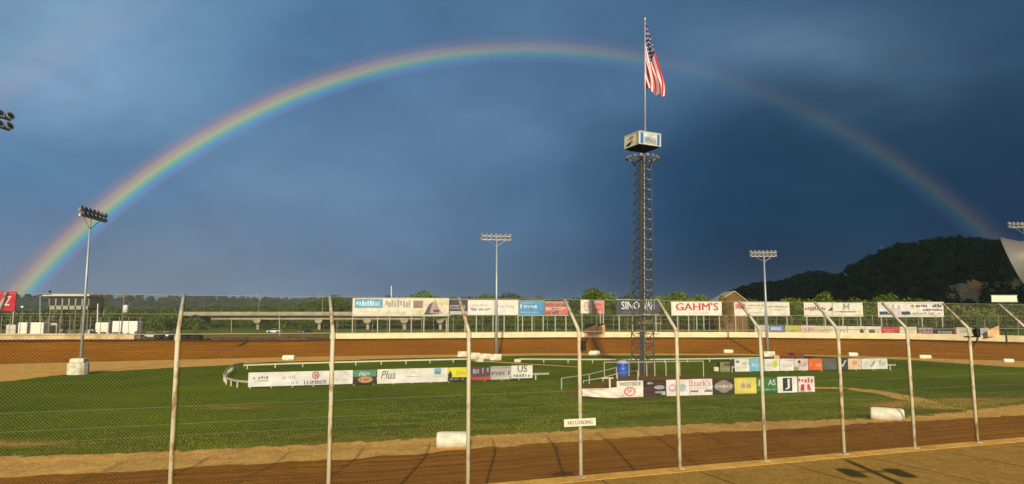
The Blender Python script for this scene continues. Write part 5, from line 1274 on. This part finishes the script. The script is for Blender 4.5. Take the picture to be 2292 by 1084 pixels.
# ---- hill on the right, terrain plus forest
def hill(name, prof, Y0, Y1, k0, k1, m_, back=500, NK=90, zones=()):
    xs, ys = zip(*prof); ks = np.linspace(k0, k1, NK); fy = np.linspace(0, 1, 26); V = np.zeros((len(ks), len(fy)+4, 3))
    def zr(k): px = CX+FPX*k/(math.cos(PITCH)) if False else k; return px
    for a, px in enumerate(ks):
        yt = float(np.interp(px, xs, ys)); rt = at(px, yt, Y1); kk = slope(px, yt)
        for b, f in enumerate(fy):
            Y = Y0+(Y1-Y0)*f; s = f*f*(3-2*f); s = s**.85; z = 2.3+(rt.z-2.3)*s+(float(fbm(px*.02, f*5))-.47)*rt.z*.22*math.sin(math.pi*f); V[a, b] = (kk*Y, Y, max(2.2, z))
        for b in range(4): q = (b+1)/4; V[a, len(fy)+b] = (kk*(Y1+back*q), Y1+back*q, rt.z*(1-q*q)+2*q*q)
    nr, nc = V.shape[:2]; i, j = np.meshgrid(np.arange(nr-1), np.arange(nc-1), indexing='ij'); F = np.stack([i*nc+j, (i+1)*nc+j, (i+1)*nc+j+1, i*nc+j+1], -1).reshape(-1, 4)
    o = np_mesh(name, V.reshape(-1, 3), F, m_, True); tag(o, kind='structure')
    if zones:
        VF_ = V.reshape(-1, 3); mi = np.zeros(len(F), np.int32)
        for z_, (fn, mm) in enumerate(zones):
            o.data.materials.append(mm)
            for q_, f_ in enumerate(F):
                c_ = VF_[f_].mean(0)
                if c_[1] < Y1 and fn(*to_px(*c_)): mi[q_] = z_+1
        o.data.polygons.foreach_set('material_index', mi)
    return V
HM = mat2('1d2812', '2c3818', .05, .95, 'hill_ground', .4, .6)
skyR = [(1780, 690), (1830, 665), (1865, 640), (1900, 611), (1950, 585), (2000, 564), (2050, 553), (2100, 547), (2150, 545), (2200, 547), (2260, 556), (2330, 575), (2500, 600), (2900, 640)]
ROCK = mat2('6d6046', 'a8946a', .35, .95, 'rock', .38, .64, (1, 1, .5), .6); SOIL = mat2('9a7a42', 'c29450', .2, .95, 'soil', .4, .6)
def ell(px, py, rx, ry, seed):
    return lambda x, y: ((x-px)/rx)**2+((y-py)/ry)**2 < .55+1.1*float(fbm(x*.045+seed, y*.06))
z_rock = ell(2160, 662, 40, 30, 3.0); z_soil = ell(2186, 636, 22, 9, 8.0); z_rock2 = ell(2258, 641, 62, 13, 14.0)
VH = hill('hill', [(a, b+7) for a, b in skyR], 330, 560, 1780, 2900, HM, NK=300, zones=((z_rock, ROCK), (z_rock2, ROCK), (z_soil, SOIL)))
skyL = [(1560, 700), (1610, 685), (1650, 662), (1700, 649), (1760, 642), (1800, 625), (1835, 622), (1870, 632), (1920, 640), (2000, 660)]
VL = hill('hill', skyL, 620, 900, 1560, 2000, HM)
def hill_trees(V, n, r, nl, s, hh, jlo=0, skip=None):
    out = []; nr, nc = V.shape[:2]
    for _ in range(n):
        a, b = rng.uniform(0, nr-1.01), rng.uniform(jlo, 26.5)
        i, j = int(a), int(b); fa, fb = a-i, b-j; p = (V[i, j]*(1-fa)+V[i+1, j]*fa)*(1-fb)+(V[i, min(j+1, nc-1)]*(1-fa)+V[i+1, min(j+1, nc-1)]*fa)*fb
        if skip and skip(*to_px(*p), p): continue
        k = rng.uniform(.75, 1.3); out.append((p[0], p[1], p[2]-.6, hh*k, r*k, nl, s))
    return out
rock_zone = lambda x, y, p: ((z_rock(x, y-6) or z_rock(x, y+4)) and rng.uniform() < .92) or (z_soil(x, y-4) and rng.uniform() < .95) or (z_rock2(x, y-5) and rng.uniform() < .8)
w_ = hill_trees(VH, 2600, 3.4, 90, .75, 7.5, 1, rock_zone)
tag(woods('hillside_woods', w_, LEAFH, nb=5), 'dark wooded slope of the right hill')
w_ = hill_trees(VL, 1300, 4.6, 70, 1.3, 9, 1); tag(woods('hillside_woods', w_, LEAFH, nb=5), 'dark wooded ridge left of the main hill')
w_ = band(1640, 2420, 70, 245, 330, I([1640, 1800, 2000, 2100, 2200, 2420], [676, 668, 662, 672, 682, 676]), 6, 4.6, 420, .5)
tag(woods('shrubbery', w_[::2], LEAF), 'sunlit green brush at the foot of the right hill')
w_ = w_[1::2]+band(1660, 2450, 60, 185, 215, I([1660, 2450], [708, 704]), 6, 2.6, 380, .32)
tag(woods('shrubbery', w_, LEAFD), 'darker green brush at the foot of the right hill')
# ---- far ridge at the left horizon
HF = mat2('24331c', '33442a', .008, .95, 'far_hill', .4, .6)
skyF = [(-500, 680), (0, 668), (70, 667), (150, 672), (230, 668), (300, 670), (350, 675), (420, 671), (520, 672), (640, 675), (760, 675), (900, 678), (1200, 682), (1500, 688)]
VF = hill('far_hills', skyF, 1700, 2400, -500, 1500, HF, 900)
w_ = hill_trees(VF, 1500, 11, 50, 3.6, 13, 3); tag(woods('far_woods', w_, LEAFFAR, nb=5), 'wooded ridge along the far left horizon')

# ------------------------------------------------------------------ grass blades near the fence side, and clods on sand and clay
def near_pts(n, off):
    th = rng.uniform(-2.75, -.30, n); i = np.searchsorted(TH, th) % NT; r = r0[i]+j0[i]+off; return CEN[0]+r*np.cos(th), CEN[1]+r*np.sin(th)
n = 90000; off = np.where(rng.uniform(size=n) < .22, -rng.exponential(.35, n)+.25, -rng.exponential(9.0, n)); X_, Y_ = near_pts(n, off)
ok = (fbm(X_*.5, Y_*.9)+.25*fbm(X_*3, Y_*3) > .50) & (Y_ > 15); X_, Y_, off = X_[ok], Y_[ok], off[ok]; n = len(X_)
hh = rng.uniform(.04, .11, n)+np.where(off > -.6, rng.uniform(0, .12, n), 0); an = rng.uniform(0, 2*math.pi, n); w2 = rng.uniform(.012, .03, n); lx, ly = rng.normal(0, .04, n), rng.normal(0, .04, n)
Vb = np.stack([np.stack([X_-w2*np.cos(an), Y_-w2*np.sin(an), np.zeros(n)], 1), np.stack([X_+w2*np.cos(an), Y_+w2*np.sin(an), np.zeros(n)], 1), np.stack([X_+lx, Y_+ly, hh+.02], 1)], 1).reshape(-1, 3)
tag(np_mesh('grass', Vb, np.arange(3*n).reshape(n, 3), leaf_mat('grass_blades', '2c3c04', '4a5a0c', '6f7220')), 'short ragged grass along the near edge of the infield', kind='stuff')
n = 9000; off = np.where(rng.uniform(size=n) < .85, rng.uniform(-.3, 4.0, n), rng.uniform(3, 12, n)); X_, Y_ = near_pts(n, off); sz = rng.uniform(.008, .026, n)*np.where(rng.uniform(size=n) < .04, 1.8, 1)
th = np.arctan2(Y_-CEN[1], X_-CEN[0]); i = np.searchsorted(TH, th) % NT; f = np.clip((np.hypot(X_, Y_-75)-r1[i])/(r2[i]-r1[i]), 0, 1); zz = .03+(z2[i]-.03)*f**1.15
ok = (f < .97); X_, Y_, zz, sz = X_[ok], Y_[ok], zz[ok], sz[ok]; n = len(X_)
oc = np.array([(1, 0, 0), (0, 1, 0), (-1, 0, 0), (0, -1, 0), (0, 0, .8), (0, 0, -.6)]); Vc = (np.stack([X_, Y_, zz+sz*.3], 1)[:, None, :]+oc[None]*sz[:, None, None]*rng.uniform(.6, 1.3, (n, 6, 1))).reshape(-1, 3)
fo_ = np.array([(0, 1, 4), (1, 2, 4), (2, 3, 4), (3, 0, 4), (1, 0, 5), (2, 1, 5), (3, 2, 5), (0, 3, 5)]); Fc = (np.arange(n)[:, None, None]*6+fo_[None]).reshape(-1, 3)
tag(np_mesh('gravel', Vc, Fc, mat2('6a4210', 'b07c34', 1.2, .95, 'clods', .4, .6)), 'loose clods and pebbles on the near sand and clay', kind='stuff')

# ------------------------------------------------------------------ unseen cloud added behind the camera, shaped to shade the right hill
cx_, cy_, cz_ = 500.0, 470-1879.0, 796.0
n1, n2 = 64, 32; V = []
for a in range(n1):
    for b in range(n2):
        th, ph = 2*math.pi*a/n1, math.pi*b/(n2-1); d = np.array((math.sin(ph)*math.cos(th), math.sin(ph)*math.sin(th), math.cos(ph)))
        k = 1+.28*(float(fbm(3+d[0]*2.5+d[2], 5+d[1]*2.5, 4))-.47)
        V.append((cx_+math.copysign(abs(d[0])**.45, d[0])*430*(1+(k-1)*.4), cy_+d[1]*300*k, cz_+45+math.copysign(abs(d[2])**.6, d[2])*165*(1+(k-1)*.8)))
F = [((a*n2+b), ((a+1) % n1)*n2+b, ((a+1) % n1)*n2+b+1, a*n2+b+1) for a in range(n1) for b in range(n2-1)]
tag(np_mesh('shade_cloud', np.array(V), np.array(F), mat('d0d2d6', .95, .05, .01), True), 'unseen cloudlike mass added high behind the viewer to shade the right hill', kind='stuff')

# ------------------------------------------------------------------ air: thin even haze round the whole scene, sky and added cloud outside
hz = MB(); hz.box((0, 0, 74), (19400, 19400, 152)); hm_ = bpy.data.materials.new('haze'); hm_.use_nodes = True; nt = hm_.node_tree
nt.nodes.remove(nt.nodes['Principled BSDF']); pv = nt.nodes.new('ShaderNodeVolumePrincipled'); pv.inputs['Color'].default_value = (0.62, 0.74, 0.90, 1); pv.inputs['Density'].default_value = 0.00005
nt.links.new(pv.outputs[0], nt.nodes['Material Output'].inputs['Volume']); tag(hz.build('haze', hm_), kind='stuff')
